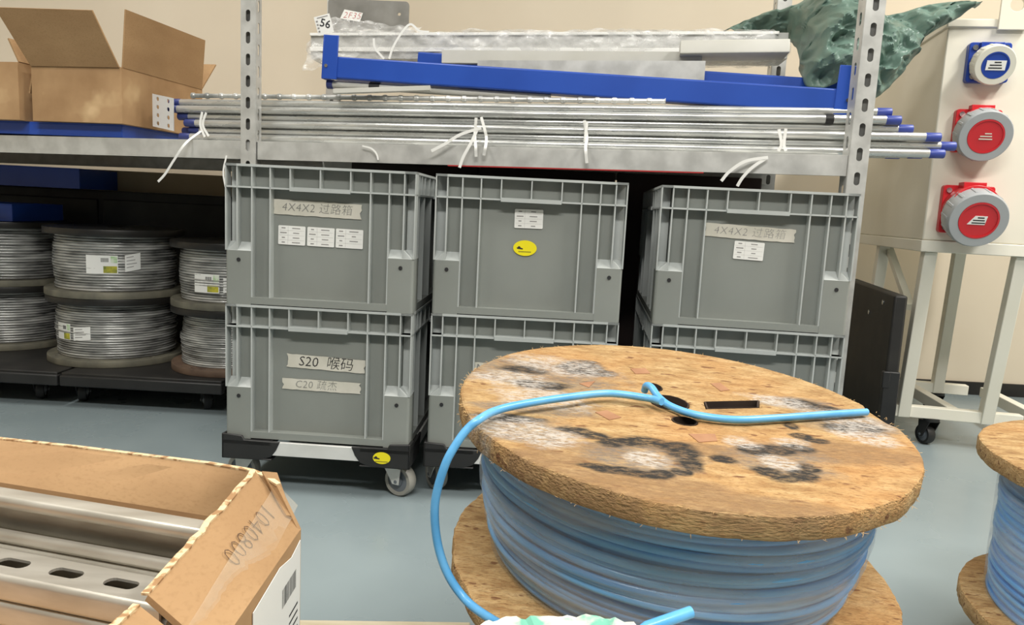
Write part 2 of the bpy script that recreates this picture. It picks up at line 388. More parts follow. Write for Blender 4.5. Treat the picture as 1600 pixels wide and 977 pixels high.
off = V((0, .0045, 0)); XL = PL+off; XR = PR+off
beam(V((XL.x+.004, XL.y, zl)), V((XR.x-.002, XR.y, zr)))
XB = XL-E1*2.1; zbb = zl-(zr-zl)*2.1/(PR-PL).length
beam(V((XL.x-.005, XL.y+.002, zl)), V((XB.x, XB.y, zbb)))
beam(V((XL.x, XL.y+DEP-.008, zl)), V((XR.x, XR.y+DEP-.008, zr)), back=True)
DL = .93; beam(V((XL.x-.005, XL.y+DL-.008, zl)), V((XB.x, min(XB.y+DL-.008, WALL_Y-.03), zbb)), back=True)  # left bay deepened to keep lamp light off the wall strip below
mb = MB(); a = V((XL.x, XL.y+.001, zl)); b = V((XR.x, XR.y+.001, zr)); d = V((0, DEP-.01, 0)); t = V((0, 0, .0025))
mb.hexa([a, b, b+d, a+d, a+t, b+t, b+d+t, a+d+t])
mb.build('shelf_panel', K['galv'], rack, world=True)
zb = zbb
a = V((XL.x-.005, XL.y+.003, zl)); b = V((XB.x, XB.y+.003, zb))
da = V((0, DL-.01, 0)); db = V((0, min(DL-.01, WALL_Y-.03-b.y), 0)); mb = MB(); mb.hexa([b, a, a+da, b+db, b+t, a+t, a+da+t, b+db+t]); mb.build('shelf_panel', K['galv'], rack, world=True)

a = atp(700, 258.5, XL, nE0 := V((-E1.y, E1.x, 0))); b = atp(1100, 269, XL, nE0); K['redstrip'] = mat('red_strip', srgb(170, 40, 40), None, 5, .5)
zz = lambda p: zl+(zr-zl)*(p-PL).dot(E1)/(PR-PL).length-.0455
MB().bar(V((a.x, a.y+.005, zz(a))), V((b.x, b.y+.005, zz(b))), .010, .003).build('red_edge', K['redstrip'], rack, world=True, label='red lower edge')  # thin red strip along the lower beam edge
# ------------------------------------------------------------------ crates on dollies
CW, CD, CH = .4, .6, .2934
def crate_mesh():
    mb = MB(); rb = MB(); d = .022                                # depth of the outside relief
    # inner shell
    for (x0, x1, y0, y1) in ((-CW/2+d, CW/2-d, d, d+.004), (-CW/2+d, CW/2-d, CD-d-.004, CD-d), (-CW/2+d, -CW/2+d+.004, d, CD-d), (CW/2-d-.004, CW/2-d, d, CD-d)):
        mb.box(x0, x1, y0, y1, .004, CH-.001)
    mb.box(-CW/2+d, CW/2-d, d, CD-d, .002, .008)
    def side(w, M, long=False):
        X = lambda f: -w/2+f*w
        # rim: top lip, lower flange
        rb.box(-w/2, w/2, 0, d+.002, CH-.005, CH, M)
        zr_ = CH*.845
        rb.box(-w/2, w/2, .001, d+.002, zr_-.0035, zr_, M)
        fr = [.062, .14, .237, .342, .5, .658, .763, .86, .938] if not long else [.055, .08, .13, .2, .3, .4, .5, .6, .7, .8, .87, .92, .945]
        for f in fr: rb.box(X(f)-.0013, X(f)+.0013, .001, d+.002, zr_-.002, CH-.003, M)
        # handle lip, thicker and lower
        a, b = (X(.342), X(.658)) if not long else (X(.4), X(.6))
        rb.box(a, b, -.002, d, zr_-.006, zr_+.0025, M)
        # edges at the corners
        if not long:
            rb.box(-w/2, -w/2+.0026, 0, d+.002, CH*.43-.012, CH-.003, M); rb.box(w/2-.0026, w/2, 0, d+.002, CH*.43-.012, CH-.003, M)
        down = [.062, .14, .237, .763, .86, .938] if not long else [.055, .09, .2, .35, .65, .8, .91, .945]
        zp = CH*.43
        pf = .137 if not long else .09
        for f in down:
            z0 = .012 if pf <= f <= 1-pf else zp-.012
            rb.box(X(f)-.0014, X(f)+.0014, .0015, d+.002, z0, zr_, M)
        # frame around the middle panel: slightly raised strip at its foot
        mb.box(X(pf), X(1-pf), .001, d+.002, .002, .0165, M)
        # pillars with sloping tops and rounded outer edge
        rr = .006
        for s in (-1, 1):
            xa = s*(w/2-.001); xb = X(pf) if s < 0 else X(1-pf)
            poly = [(xb, .0005), (xa-s*rr, .0005)] + [(xa-s*rr+s*rr*math.sin(t*math.pi/8), .0005+rr-rr*math.cos(t*math.pi/8)) for t in range(1, 5)] + [(xa, d+.002), (xb, d+.002)]
            mb.prism([(p, q, 0.0) for p, q in poly], (0, 0, zp-.012), M)
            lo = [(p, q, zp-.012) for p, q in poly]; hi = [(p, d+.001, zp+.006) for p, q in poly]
            n = len(poly); rb.add(lo+hi, [(i, (i+1) % n, n+(i+1) % n, n+i) for i in range(n)], M)  # slopes take the pale rib colour so they look lit
    side(CW, Matrix.Identity(4))
    side(CW, frame((0, CD, 0), (-1, 0, 0), (0, -1, 0), (0, 0, 1)))
    side(CD, frame((-CW/2, CD/2, 0), (0, -1, 0), (1, 0, 0), (0, 0, 1)), True)
    side(CD, frame((CW/2, CD/2, 0), (0, 1, 0), (-1, 0, 0), (0, 0, 1)), True)
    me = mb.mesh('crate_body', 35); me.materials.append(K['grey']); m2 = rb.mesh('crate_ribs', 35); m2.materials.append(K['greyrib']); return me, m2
CRATE, RIBS = crate_mesh()
_pin = MB().disc(0, .0042, 0, .0008, 14)
PINS = [frame((x, -.0002, .095), (1, 0, 0), (0, 0, 1), (0, -1, 0)) for x in (-.171, .172)]
PIN = _pin.mesh('pin_hole'); PIN.materials.append(K['ink'])
FACE = .0218                                          # panel plane behind the front
def lab_M(x, z, rot=0, y=FACE-.0012): return frame((x, y, z), (math.cos(rot), 0, math.sin(rot)), (-math.sin(rot), 0, math.cos(rot)), (0, -1, 0))
def sticker(parent, x, z, w, h, rot=0, full=True, seed=0):
    mb = MB(); r = .002; pts = []
    for cx, cy, a0 in ((w/2-r, h/2-r, 0), (-w/2+r, h/2-r, 90), (-w/2+r, -h/2+r, 180), (w/2-r, -h/2+r, 270)):
        for k in range(3): pts.append((cx+r*math.cos(R(a0+45*k)), cy+r*math.sin(R(a0+45*k)), 0))
    mb.prism(pts, (0, 0, .0006)); me = mb.mesh('label'); me.materials.append(K['paper'])
    o = place('label', me, parent, lab_M(x, z, rot), label='white printed label')
    rnd = random.Random(seed); p = MB(); z1 = .0007
    for k in range(4):
        y = h/2-h*(k+.5)/4
        a = rnd.uniform(.1, .15) if k != 1 else .24
        p.box(-w*.31-a*w/2, -w*.31+a*w/2, y-h*.028, y+h*.028, z1-.0002, z1+.0002)
        c = rnd.uniform(.14, .34)
        if full or k < 3: p.box(w*.16-c*w/2, w*.16+c*w/2, y-h*.024, y+h*.024, z1-.0002, z1+.0002)
        if k: p.box(-w*.46, w*.46, h/2-h*k/4-.00012, h/2-h*k/4+.00012, z1-.0002, z1+.0001)
    p.box(-w*.14-.00012, -w*.14+.00012, -h*.46, h*.46, z1-.0002, z1+.0001)
    me = p.mesh('print', 0); me.materials.append(K['print']); place('print', me, o)
    return o
def tape_strip(parent, x, z, w, h, rot, txt, size, m, spacing=1.0, seed=0, dx=0, thin=0.0):
    rnd = random.Random(seed); top = []; bot = []
    n = 16
    for i in range(n+1):
        t = -w/2+w*i/n; top.append((t, h/2+rnd.uniform(-.0006, .0006), 0)); bot.append((t, -h/2+rnd.uniform(-.0006, .0006), 0))
    endr = [(w/2+rnd.uniform(-.004, .001), -h/2+h*k/5, 0) for k in range(1, 5)]
    endl = [(-w/2+rnd.uniform(-.001, .004), h/2-h*k/5, 0) for k in range(1, 5)]
    poly = bot + endr + top[::-1] + endl
    mb = MB(); mb.prism(poly, (0, 0, .0005)); me = mb.mesh('tape_strip'); me.materials.append(K['tape'])
    o = place('tape_strip', me, parent, lab_M(x, z, rot), label='strip of masking tape with handwriting')
    if txt: writing(txt, size, m, o, Matrix.Translation((dx, 0, .0008)), spacing, thin, .12)
    return o
def oval(parent, M, w=.045, h=.031, name='yellow_sticker'):
    mb = MB(); mb.prism([(math.cos(2*math.pi*i/32)*w/2, math.sin(2*math.pi*i/32)*h/2, 0) for i in range(32)], (0, 0, .0006))
    me = mb.mesh(name); me.materials.append(K['yellow']); o = place(name, me, parent, M)
    p = MB(); z0, z1 = .0005, .0009                     # little truck emblem and a line of print
    p.prism([(-.017, -.002, z0), (-.0045, -.003, z0), (-.0045, -.0005, z0), (-.009, .0005, z0), (-.011, .0035, z0), (-.014, .0035, z0), (-.0155, .001, z0), (-.0175, .001, z0)], (0, 0, .0004))
    for k in range(9): p.box(-.013+k*.003, -.0112+k*.003, -.0088, -.0068, z0, z1)
    me = p.mesh('print', 0); me.materials.append(K['ink']); place('print', me, o)
    return o
_z_top = .7046
CR = [(-.4464, 1.561, -.022), (-.0106, 1.5854, .0107), (.4604, 1.5914, -.075)]
def crate(i, level, label):
    x, y, a = CR[i]
    t = thing('storage_crate', label, 'crate', trs((x, y, _z_top-(2-level)*CH), a), 'grey stacking crates')
    place('body', CRATE, t); place('rim_and_ribs', RIBS, t, bevel=.0006, label='paler worn rim and ribs, pillar slopes coloured as lit')
    for M in PINS: place('pin_hole', PIN, t, M)
    return t
ZP = lambda f: CH*f
c = crate(0, 1, 'grey plastic crate with three white labels in a row below a tape marked 4X4X2')
tape_strip(c, -.012, .2075, .190, .031, -.015, '4X4X2 过路箱', .0235, K['pencil'], 1.05, 1, thin=-.0003)
for k, x in enumerate((-.065, -.003, .058)): sticker(c, x, .150-.0005*k, .058, .040, -.012, k < 2, k)
c = crate(0, 0, 'grey plastic crate marked S20 on tape, resting on the dolly with a yellow sticker')
tape_strip(c, .012, .172, .172, .029, -.03, 'S20  喉码', .030, K['ink'], 1.0, 2, thin=-.0002)
tape_strip(c, .003, .122, .172, .024, -.012, 'C20 疏杰', .0225, K['pencil'], 1.05, 3, dx=-.012, thin=-.0003)
c = crate(1, 1, 'grey plastic crate with a yellow oval sticker under one white label')
sticker(c, -.003, .209, .060, .040, .01, True, 7); oval(c, lab_M(-.008, .147), .050, .033)
c = crate(1, 0, 'grey plastic crate marked M6 on tape, half hidden behind the spool of blue cable')
tape_strip(c, -.022, .172, .17, .03, -.02, 'M6', .03, K['pencil'], 1, 4, dx=-.062, thin=-.0003)
c = crate(2, 1, 'grey plastic crate with one white label touching a tape marked 4X4X2')
tape_strip(c, -.010, .2030, .188, .028, -.028, '4X4X2 过路箱', .0225, K['print'], 1.1, 5, thin=-.0004)
sticker(c, -.008, .165, .062, .038, -.03, True, 9)
crate(2, 0, 'grey plastic crate behind the far rim of the spool, without any label showing')

def caster(parent, x, y, ztop, ang, r=.035, w=.026, wheel=None, fork=None, name='caster', hub=None):
    """plate, swivel fork (part) with a wheel and axle"""
    wheel = wheel or K['rubber']; fork = fork or K['galv']
    mb = MB(); c_, s_ = math.cos(ang), math.sin(ang); ax = V((c_, s_, 0)); fo = V((-s_, c_, 0)); z = V((0, 0, 1)); O = V((x, y, 0))
    off = fo*.018
    mb.disc(0, .022, ztop-.008, ztop, 20, Matrix.Translation((x, y, 0)))
    mb.bar(O+off*.5-ax*(w/2+.006)+z*(ztop-.010), O+off*.5+ax*(w/2+.006)+z*(ztop-.010), .034, .003)
    for s in (-1, 1):
        p = O+ax*s*(w/2+.005)
        q = [p-fo*.014+z*(ztop-.009), p+fo*.03+z*(ztop-.009), p+off+fo*.008+z*(r-.006), p+off-fo*.008+z*(r-.006)]
        mb.prism(q, ax*s*.002)
    f = mb.build(name, fork, parent)
    M = frame(O+off+z*r, fo, z, ax)
    wb = MB(); wb.lathe([(r*.72, -w/2), (r*.93, -w/2), (r, -w/2+.005), (r, w/2-.005), (r*.93, w/2), (r*.72, w/2)], 32, M); me = wb.build('wheel', wheel, f)
    hb = MB(); hb.disc(0, r*.74, -w/2+.003, w/2-.003, 28, M); hb.disc(0, r*.34, -w/2-.001, w/2+.001, 20, M); hb.disc(0, .004, -w/2-.008, w/2+.008, 10, M); hb.build('hub', hub or K['hub'], f)
    return f
def crate_dolly(i, label, angs):
    x, y, a = CR[i]; t = thing('crate_dolly', label, 'dolly', trs((x, y, 0), a), 'dollies under the grey crates')
    w = .4115; d = CD+.016; zt = _z_top-2*CH; zb_ = .074
    for sx in (-1, 1):
        for sy in (0, 1):
            mb = MB(); yy = -.008 if sy == 0 else CD+.008; sg = 1 if sy == 0 else -1; L_ = .128
            # outer skirt: long flared tongue along the front, lip above the deck
            xo = sx*w/2
            prof = [(xo, zb_), (xo-sx*.085, zb_), (xo-sx*.108, zb_+.008), (xo-sx*.12, zb_+.024), (xo-sx*.128, zt-.001), (xo-sx*.05, zt), (xo-sx*.045, zt+.009), (xo, zt+.012)]
            mb.prism([(p, yy, q) for p, q in prof], (0, sg*.006, 0))
            prof = [(yy, zb_), (yy+sg*.11, zb_), (yy+sg*.14, zt), (yy+sg*.05, zt), (yy+sg*.045, zt+.009), (yy, zt+.012)]
            mb.prism([(xo, p, q) for p, q in prof], (-sx*.006, 0, 0))
            x0, x1 = sorted((xo, xo-sx*.11)); y0, y1 = sorted((yy, yy+sg*.12)); mb.box(x0, x1, y0, y1, zt-.012, zt-.0005); mb.box(x0, x1, y0, y1, zb_, zb_+.004)
            mb.build('corner', K['black'], t, bevel=.002)
    for (a_, b_) in (((-.12, -.002), (.12, -.002)), ((-.12, CD+.002), (.12, CD+.002)), ((-.1985, .1), (-.1985, CD-.1)), ((.1985, .1), (.1985, CD-.1))):
        MB().bar((a_[0], a_[1], zb_+.0265), (b_[0], b_[1], zb_+.0265), .008, .030).build('rail', K['alu'], t, bevel=.001)
    for k, (cx, cy) in enumerate(((-.174 if i == 1 else -.162, .05), (.162, .045), (-.162, CD-.05), (.162, CD-.05))):
        caster(t, cx, cy, zb_, angs[k])
    return t
t = crate_dolly(0, 'black cornered crate dolly with a yellow oval sticker and grey casters', (1.5, 1.15+math.pi, .6, 2))
oval(t, frame((.145, -.0085, .097), (1, 0, 0), (0, 0, 1), (0, -1, 0)), .038, .026)
crate_dolly(1, 'black cornered crate dolly partly hidden behind the spool of blue cable', (.55, .3, 1, .4))
crate_dolly(2, 'black cornered crate dolly fully behind the big spool, under unlabelled grey crate', (.5, .3, 1, .4))

# ------------------------------------------------------------------ reels of grey wire on black dollies
def curved_patch(r, a0, a1, z0, z1, dr=.001, n=10, skew=0):
    mb = MB(); vs = []
    for i in range(n+1):
        an = a0+(a1-a0)*i/n; q = skew*(i/n-.5)
        for rr in (r, r+dr):
            for z in (z0+q, z1+q): vs.append((rr*math.cos(an), rr*math.sin(an), z))
    fs = []
    for i in range(n):
        a = 4*i; b = a+4
        fs += [(a+2, b+2, b+3, a+3), (a, a+1, b+1, b), (a+1, a+3, b+3, b+1), (a, b, b+2, a+2)]
    fs += [(0, 2, 3, 1), (4*n, 4*n+1, 4*n+3, 4*n+2)]
    return mb.add(vs, fs)
RH = .2065
def wire_reel(label, loc, rf, rw, rings, tm, bm_, seed, H=RH, labels=()):
    rnd = random.Random(seed)
    t = thing('wire_reel', label, 'cable reel', trs(loc, 0), 'reels of grey wire on the black dollies'); th = .02
    for z, m in ((0, bm_), (H-th, tm)):
        loops = [[(rf*math.cos(2*math.pi*i/64), rf*math.sin(2*math.pi*i/64)) for i in range(64)]]
        for (rr, cx, cy, n) in [(.028, 0, 0, 20)] + [(.008, rf*.88*math.cos(q+seed), rf*.88*math.sin(q+seed), 10) for q in (-1.7, -1.5, 1.2, 3.0)]:
            loops.append([(cx+rr*math.cos(-2*math.pi*i/n), cy+rr*math.sin(-2*math.pi*i/n)) for i in range(n)])
        me = flat_curve('flange', loops, th, .002); me.materials.append(m); place('flange', me, t, Matrix.Translation((0, 0, z+th/2)))
    prof = [(.03, th)]
    dz = (H-2*th)/rings
    for k in range(rings):
        q = k/(rings-1); r = rw*(.985+.03*math.sin(q*math.pi))+rnd.uniform(-.0016, .0016)
        if seed == 6 and q > .6: r -= .006
        for j in range(5):
            s = j/4*math.pi; prof.append((r-dz*.42+dz*.5*math.sin(s), th+dz*(k+.5-.5*math.cos(s))))
    prof += [(.03, H-th)]
    def wob(an, r, z): return r+.0012*math.sin(2*an+z*60)*(r > .05), z
    MB().lathe(prof, 72, None, True, wob).build('wound_wire', K['wire'], t, smooth=70)
    for (kind, a0, a1, z0, z1, sk) in labels:
        if kind == 'w':
            o = curved_patch(rw*1.018, R(a0), R(a1), z0, z1, skew=sk).build('label', K['paper'], t)
            p = MB()
            for k in range(4): 
                zz = z1-(z1-z0)*(.18+.2*k); q = curved_patch(rw*1.018+.0009, R(a0)+R(a1-a0)*.1, R(a0)+R(a1-a0)*(.55+.1*(k % 3)), zz-.0011, zz+.0011, .0004, 6, sk*.5); p.add(q.v, q.f)
            p.build('print', K['print'], o)
        else:
            o = curved_patch(rw*1.017, R(a0), R(a1), z0, z1, skew=sk).build('label', K['paper'], t, label='white label with green print')
            q = curved_patch(rw*1.017+.0009, R(a0)+R(a1-a0)*.55, R(a0)+R(a1-a0)*.97, z0+(z1-z0)*.05, z0+(z1-z0)*.42, .0004, 6, sk*.4); q.build('colour_print', K['olive'], o)
            q = curved_patch(rw*1.017+.0009, R(a0)+R(a1-a0)*.78, R(a0)+R(a1-a0)*.98, z0+(z1-z0)*.6, z0+(z1-z0)*.95, .0004, 6, 0); q.build('green_print', K['green'], o)
            p = MB()
            for k in range(7): 
                b0 = R(a0)+R(a1-a0)*(.48+.035*k); q = curved_patch(rw*1.017+.0009, b0, b0+R(a1-a0)*.018, z0+(z1-z0)*.64, z0+(z1-z0)*.86, .0004, 2); p.add(q.v, q.f)
            p.build('barcode', K['ink'], o)
    return t
ZD = .106
P1, P2, P3 = (-1.325, 2.365), (-.925, 2.318), (-1.772, 2.50)
wire_reel('grey wire reel with a peeling film corner and square labels, beneath the larger reel', (*P1, ZD), .2, .172, 22, K['reelblack'], K['reelply'], 1, labels=[('g', -128, -108, .075, .125, 0), ('w', -104, -86, .078, .118, .006)])
wire_reel('black flanged grey wire reel with a wide white and green label at mid-height', (*P1, ZD+RH+.0005), .202, .174, 20, K['reelblack'], K['reelply'], 2, labels=[('g', -88, -60, .075, .13, .0), ('w', -54, -40, .085, .135, .008)])
wire_reel('narrow grey wire reel on a brownish flange, below the colourfully labelled reel', (*P2, ZD), .186, .156, 24, K['reelblack'], K['reelbrown'], 6, H=.196)
wire_reel('narrow grey wire reel with a colourful white label, beside the grey crates', (*P2, ZD+.1965), .186, .158, 20, K['reelblack'], K['reelply'], 4, H=.196, labels=[('g', -112, -84, .05, .105, 0), ('w', -80, -64, .052, .095, 0)])
wire_reel('shiny film-wrapped grey wire reel below the dark one with blue board', (*P3, ZD), .195, .168, 20, K['reelblack'], K['reelply'], 5)
wire_reel('dark wire reel carrying one small white label, under a blue board', (*P3, ZD+RH+.0005), .195, .168, 18, K['reelblack'], K['reelply'], 3, labels=[('w', -88, -72, .1, .145, .006)])
def reel_dolly(x0, x1, y0, y1, label, cs):
    t = thing('reel_dolly', label, 'dolly', trs(((x0+x1)/2, y0, 0)), 'black dollies under the reels'); w = (x1-x0)/2
    MB().box(-w, w, 0, y1-y0, .074, ZD-.0005).build('deck', K['blackwood'], t, bevel=.003)
    MB().box(-w-.003, w+.003, -.006, .02, .066, ZD-.008).build('edge_strip', K['black'], t, bevel=.004); MB().box(-w-.003, w+.003, y1-y0-.02, y1-y0+.006, .066, ZD-.008).build('edge_strip', K['black'], t, bevel=.004)
    for k, (cx, cy) in enumerate(cs): caster(t, cx-(x0+x1)/2, cy, .074, .35+.2*k, .029, .022, wheel=K['black'], fork=K['black'], hub=K['ringgrey'])
xa, xb_ = at(96, 600, 2.1).x, at(346, 612, 2.1).x
reel_dolly(xa, xb_, 2.10, 2.62, 'black wheeled dolly under the two middle stacks of wire reels', [(at(126, 625, 2.16).x, .07), (at(325, 640, 2.16).x, .06), (xa+.12, .45), (xb_-.07, .45)])
reel_dolly(xa-.62, xa-.012, 2.10, 2.66, 'black wheeled dolly under the wire reels at the picture edge', [(at(60, 622, 2.16).x, .07), (xa-.55, .06), (xa-.13, .5), (xa-.55, .5)])

# dark board and blue shelf boards under the rack
mb = MB(); mb.box(-2.6, -.55, 2.74, 2.86, 0, .632)
for k in range(4): mb.box(-2.6+.5*k+.02, -2.6+.5*k+.5, 2.732, 2.742, .03, .60)
hb = MB().box(-2.55, -.62, 2.842, 2.856, .6325, .708); tag(hb.build('shade_board', mat('shaded_wall_brown', srgb(186, 164, 130), srgb(198, 178, 144), 6, .8), bevel=.001), 'narrow brown strip added as the shaded wall band above the dark board stack', 'board')  # brown strip added to stand in for the shaded wall band
tag(mb.build('panel_stack', K['blackwood'], bevel=.004), 'dark board stack standing against the wall behind the wire reels', 'panel')
mb = MB(); P_ = PL+V((.12, .55, 0)); Q_ = PR+V((-.02, .56, 0)); 
for k in range(3): 
    a_ = P_.lerp(Q_, k/3); b_ = P_.lerp(Q_, (k+.985)/3); a_.z = b_.z = .382; mb.bar(a_, b_, .03, .764)
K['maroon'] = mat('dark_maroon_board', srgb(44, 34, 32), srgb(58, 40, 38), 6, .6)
tag(mb.build('backing_board', K['maroon'], bevel=.003), 'dark maroon board standing under the shelf behind the grey crates', 'panel')
def blue_board(name, label, M, w, d, h, group=None):
    t = thing(name, label, 'shelf board', M)
    MB().box(0, w, 0, d, h-.003, h).build('top_sheet', K['blue'], t)
    mb = MB(); mb.box(0, w, 0, .002, 0, h-.003); mb.box(0, w, d-.002, d, 0, h-.003); mb.box(0, .002, .002, d-.002, 0, h-.003); mb.box(w-.002, w, .002, d-.002, 0, h-.003)
    mb.box(0, w, .002, .016, 0, .002); mb.box(0, w, d-.016, d-.002, 0, .002)
    mb.build('folded_edge', K['blue'], t, bevel=.0012)
    return t
xr = at(150, 275, 2.7).x
blue_board('shelf_board', 'blue steel board lying in shadow on the dark board stack', trs((xr-1.0, 2.60, .633)), 1.0, .24, .07)
xr = at(48, 320, 2.45).x
blue_board('shelf_board', 'short blue steel board lying on top of a dark wire reel', trs((xr-.55, 2.36, ZD+2*RH+.0015)), .55, .26, .055)

# ------------------------------------------------------------------ blue board with cardboard boxes on the shelf
rot = math.atan2(E1.y, E1.x)
zb0 = shelf_z(at(190, 210, 2.02))+.0035
pr = at(190, 200, 2.02)
Mbb = frame((pr.x, pr.y, zb0), E1, (-E1.y, E1.x, 0), (0, 0, 1)) @ Matrix.Translation((-1.0, .0, 0))
blue_board('shelf_board', 'blue steel board on the rack holding the open cardboard boxes', Mbb, 1.0, .40, .034)
ZB = zb0+.0345
def carton(label, M, w, d, h, flaps, m=None):
    m = m or K['card2']
    t = thing('cardboard_box', label, 'cardboard box', M, 'open boxes on the shelf'); th = .004
    mb = MB(); mb.box(0, w, 0, d, 0, th)
    mb.box(0, w, 0, th, th, h); mb.box(0, w, d-th, d, th, h); mb.box(0, th, th, d-th, th, h); mb.box(w-th, w, th, d-th, th, h)
    mb.build('carton', m, t)
    for (p, q, up) in flaps:      # hinge ends and the vector to the free edge (two vectors = skewed)
        p = V(p); q = V(q); u0, u1 = (V(up[0]), V(up[1])) if isinstance(up[0], tuple) else (V(up), V(up))
        n = (q-p).cross(u0).normalized()*th
        MB().hexa([p, q, q+n, p+n, p+u0, q+u1, q+u1+n, p+u0+n]).build('flap', K['card'], t)
    return t
P = at(50, 188, 2.03); ex = E1; ey = V((-E1.y, E1.x, 0))
bw = (at(198, 190, 2.01)-P).length; bh = .143
Mb = frame((P.x, P.y+.004, ZB), ex, ey, (0, 0, 1))
carton('open cardboard box with raised flaps on the blue board', Mb, bw, .36, bh, [
    ((0.002, 0, bh), (bw-.004, 0, bh), ((-.050, -.055, .135), (-.030, -.055, .128))),
    ((bw-.002, .004, bh), (bw-.002, .356, bh), (.012, 0, .145)),
    ((bw-.004, .36, bh), (.004, .36, bh), ((0, .08, .09), (0, .08, .09))),
    ((0.002, .356, bh), (0.002, .004, bh), (-.016, 0, -.07))])
P2_ = at(33, 188, 2.03)
Mb = frame((P2_.x-.30, P2_.y+.004+.30*.14, ZB), ex, ey, (0, 0, 1))
carton('open cardboard box cut off at the picture edge, beside box with raised flaps', Mb, .30, .34, .150, [
    ((.002, .34, .15), (.298, .34, .15), (-.02, .05, .09)), ((.298, .004, .15), (.298, .336, .15), (-.03, 0, .06))])

# ------------------------------------------------------------------ steel conduits on the shelf
nE = V((-E1.y, E1.x, 0))
def conduit(a, b, r, label, cap_a=None, cap_b=None, m=None):
    a = V(a); b = V(b); t = (b-a).normalized()
    M = frame(a, t, V((-t.y, t.x, 0)).normalized(), V((0, 0, 1)))
    o = thing('conduit', label, 'conduit', Matrix.Translation(a), 'steel conduits stored on the shelf')
    mb = MB(); L_ = (b-a).length
    mb.tube([a, a+t*.0015, b-t*.0015, b], [r*.9, r, r, r*.9], 14); mb.build('pipe', m or K['conduit'], o, world=True)
    for c, p, s in ((cap_a, a, -1), (cap_b, b, 1)):
        if c:
            q = MB(); q.tube([p-t*s*.026, p-t*s*.025, p+t*s*.004, p+t*s*.006], [r*1.005, r*1.05, r*1.05, r*.95], 14); q.build('end_cap', c, o, world=True)
    return o
rowlab = ['bottom', 'second', 'third', 'fourth', 'fifth', 'top']
deplab = ['front', 'middle', 'rear']
Lx = [[285, 298, 312], [300, 290, 318], [293, 305, 330], [283, 296, 300], [265, 280, 290], [270, 272, 285]]
Rx = [[1474, 1440, 1405], [1490, 1450, 1400], [1465, 1412, 1390], [1420, 1393, 1380], [1400, 1372, 1360], [1384, 1368, 1352]]
pr_ = .0098
for r_ in range(6):
    for c_ in range(3):
        Yl = .058+c_*.0215+(r_ % 2)*.0107; zoff = .0125+.0181*r_*1.0+.0005
        def at_s(px):
            # point along the rack line under this pixel column
            base = PL+nE*(Yl+.006); n = nE
            q = atp(px, 215, base, n); q.z = 0
            return V((q.x, q.y, shelf_z(q)+.0032+zoff-.0022+.0004))
        a, b = at_s(Lx[r_][c_]), at_s(Rx[r_][c_])
        dirt = (r_*3+c_) % 4
        conduit(a, b, pr_, 'galvanised conduit with %s cap, %s row of the bundle, %s in that row' % ('cyan' if (r_, c_) == (3, 1) else 'blue', rowlab[r_], deplab[c_]), K['navy'], K['capcyan'] if (r_, c_) == (3, 1) else K['capblue'])
zt_l = shelf_z(PL)+.0032+.0125+.0181*5+pr_+.0012           # top of the bundle, at left post
def top_z(P): return shelf_z(P)+.0032+.0125+.0181*5+pr_+.0002
base = PL+nE*(.012+.058-.012+.006+.0055); q = atp(1298, 194, PL+nE*.052, nE); K['blacktape'] = K['black']
cl_ = [o for o in bpy.data.objects if o.name.startswith('conduit') and o.get('label', '').endswith('fifth row of the bundle, front in that row')][0]
pp = [c for c in cl_.children if c.name.startswith('pipe')][0]
xs = [MW[cl_.name] @ v.co for v in pp.data.vertices]; cA = sum((p for p in xs if p.x < 0), V())/max(1, sum(1 for p in xs if p.x < 0)); cB = sum((p for p in xs if p.x > 0), V())/max(1, sum(1 for p in xs if p.x > 0))
tt_ = (q.x-cA.x)/(cB.x-cA.x); cc = cA.lerp(cB, tt_); ee = (cB-cA).normalized()
MB().tube([cc-ee*.009, cc+ee*.009], pr_*1.03, 14).build('black_tape', K['black'], cl_, world=True)
# ringed pipe lying on top of the bundle
def on_top(px, py, back, r):
    base = PL+nE*(back+.006); q = atp(px, py, base, nE); return V((q.x, q.y, top_z(q)+r))
a, b = on_top(300, 150, .068, .0075), on_top(1040, 158, .068, .0075); n_ = 90
pth = []; rad = []
for i in range(n_*4+1):
    s = i/(n_*4); pth.append(a.lerp(b, s)); rad.append(.0078 if (i % 12) in (0, 1, 2) else .0058)
tag(MB().tube(pth, rad, 12).build('ringed_conduit', K['rod'], smooth=20), 'thin ringed steel conduit lying on top of the pipe bundle', 'conduit')

# perforated strip at the left end of the bundle
Q = [at(239, 139, 2.05), at(272, 146, 2.03), at(274, 195, 2.03), at(239, 190, 2.05)]
u_ = (Q[1]-Q[0]).normalized(); w_ = (Q[1]-Q[0]).length; h_ = (Q[0]-Q[3]).length
mb = MB()
for k in range(2):
    s = slotted(w_/2, h_, h_/4, .0085, .011, h_/8); mb.add(s.v, s.f, frame(V((Q[3].x, Q[3].y, zb0+.036))+u_*(w_/2*k), u_, V((0, 1, 0)), V((0, 0, 1))))
tag(mb.build('perforated_plate', K['perf'], solid=.002, smooth=0), 'small white perforated plate standing at the pipe ends beside cardboard box', 'plate')

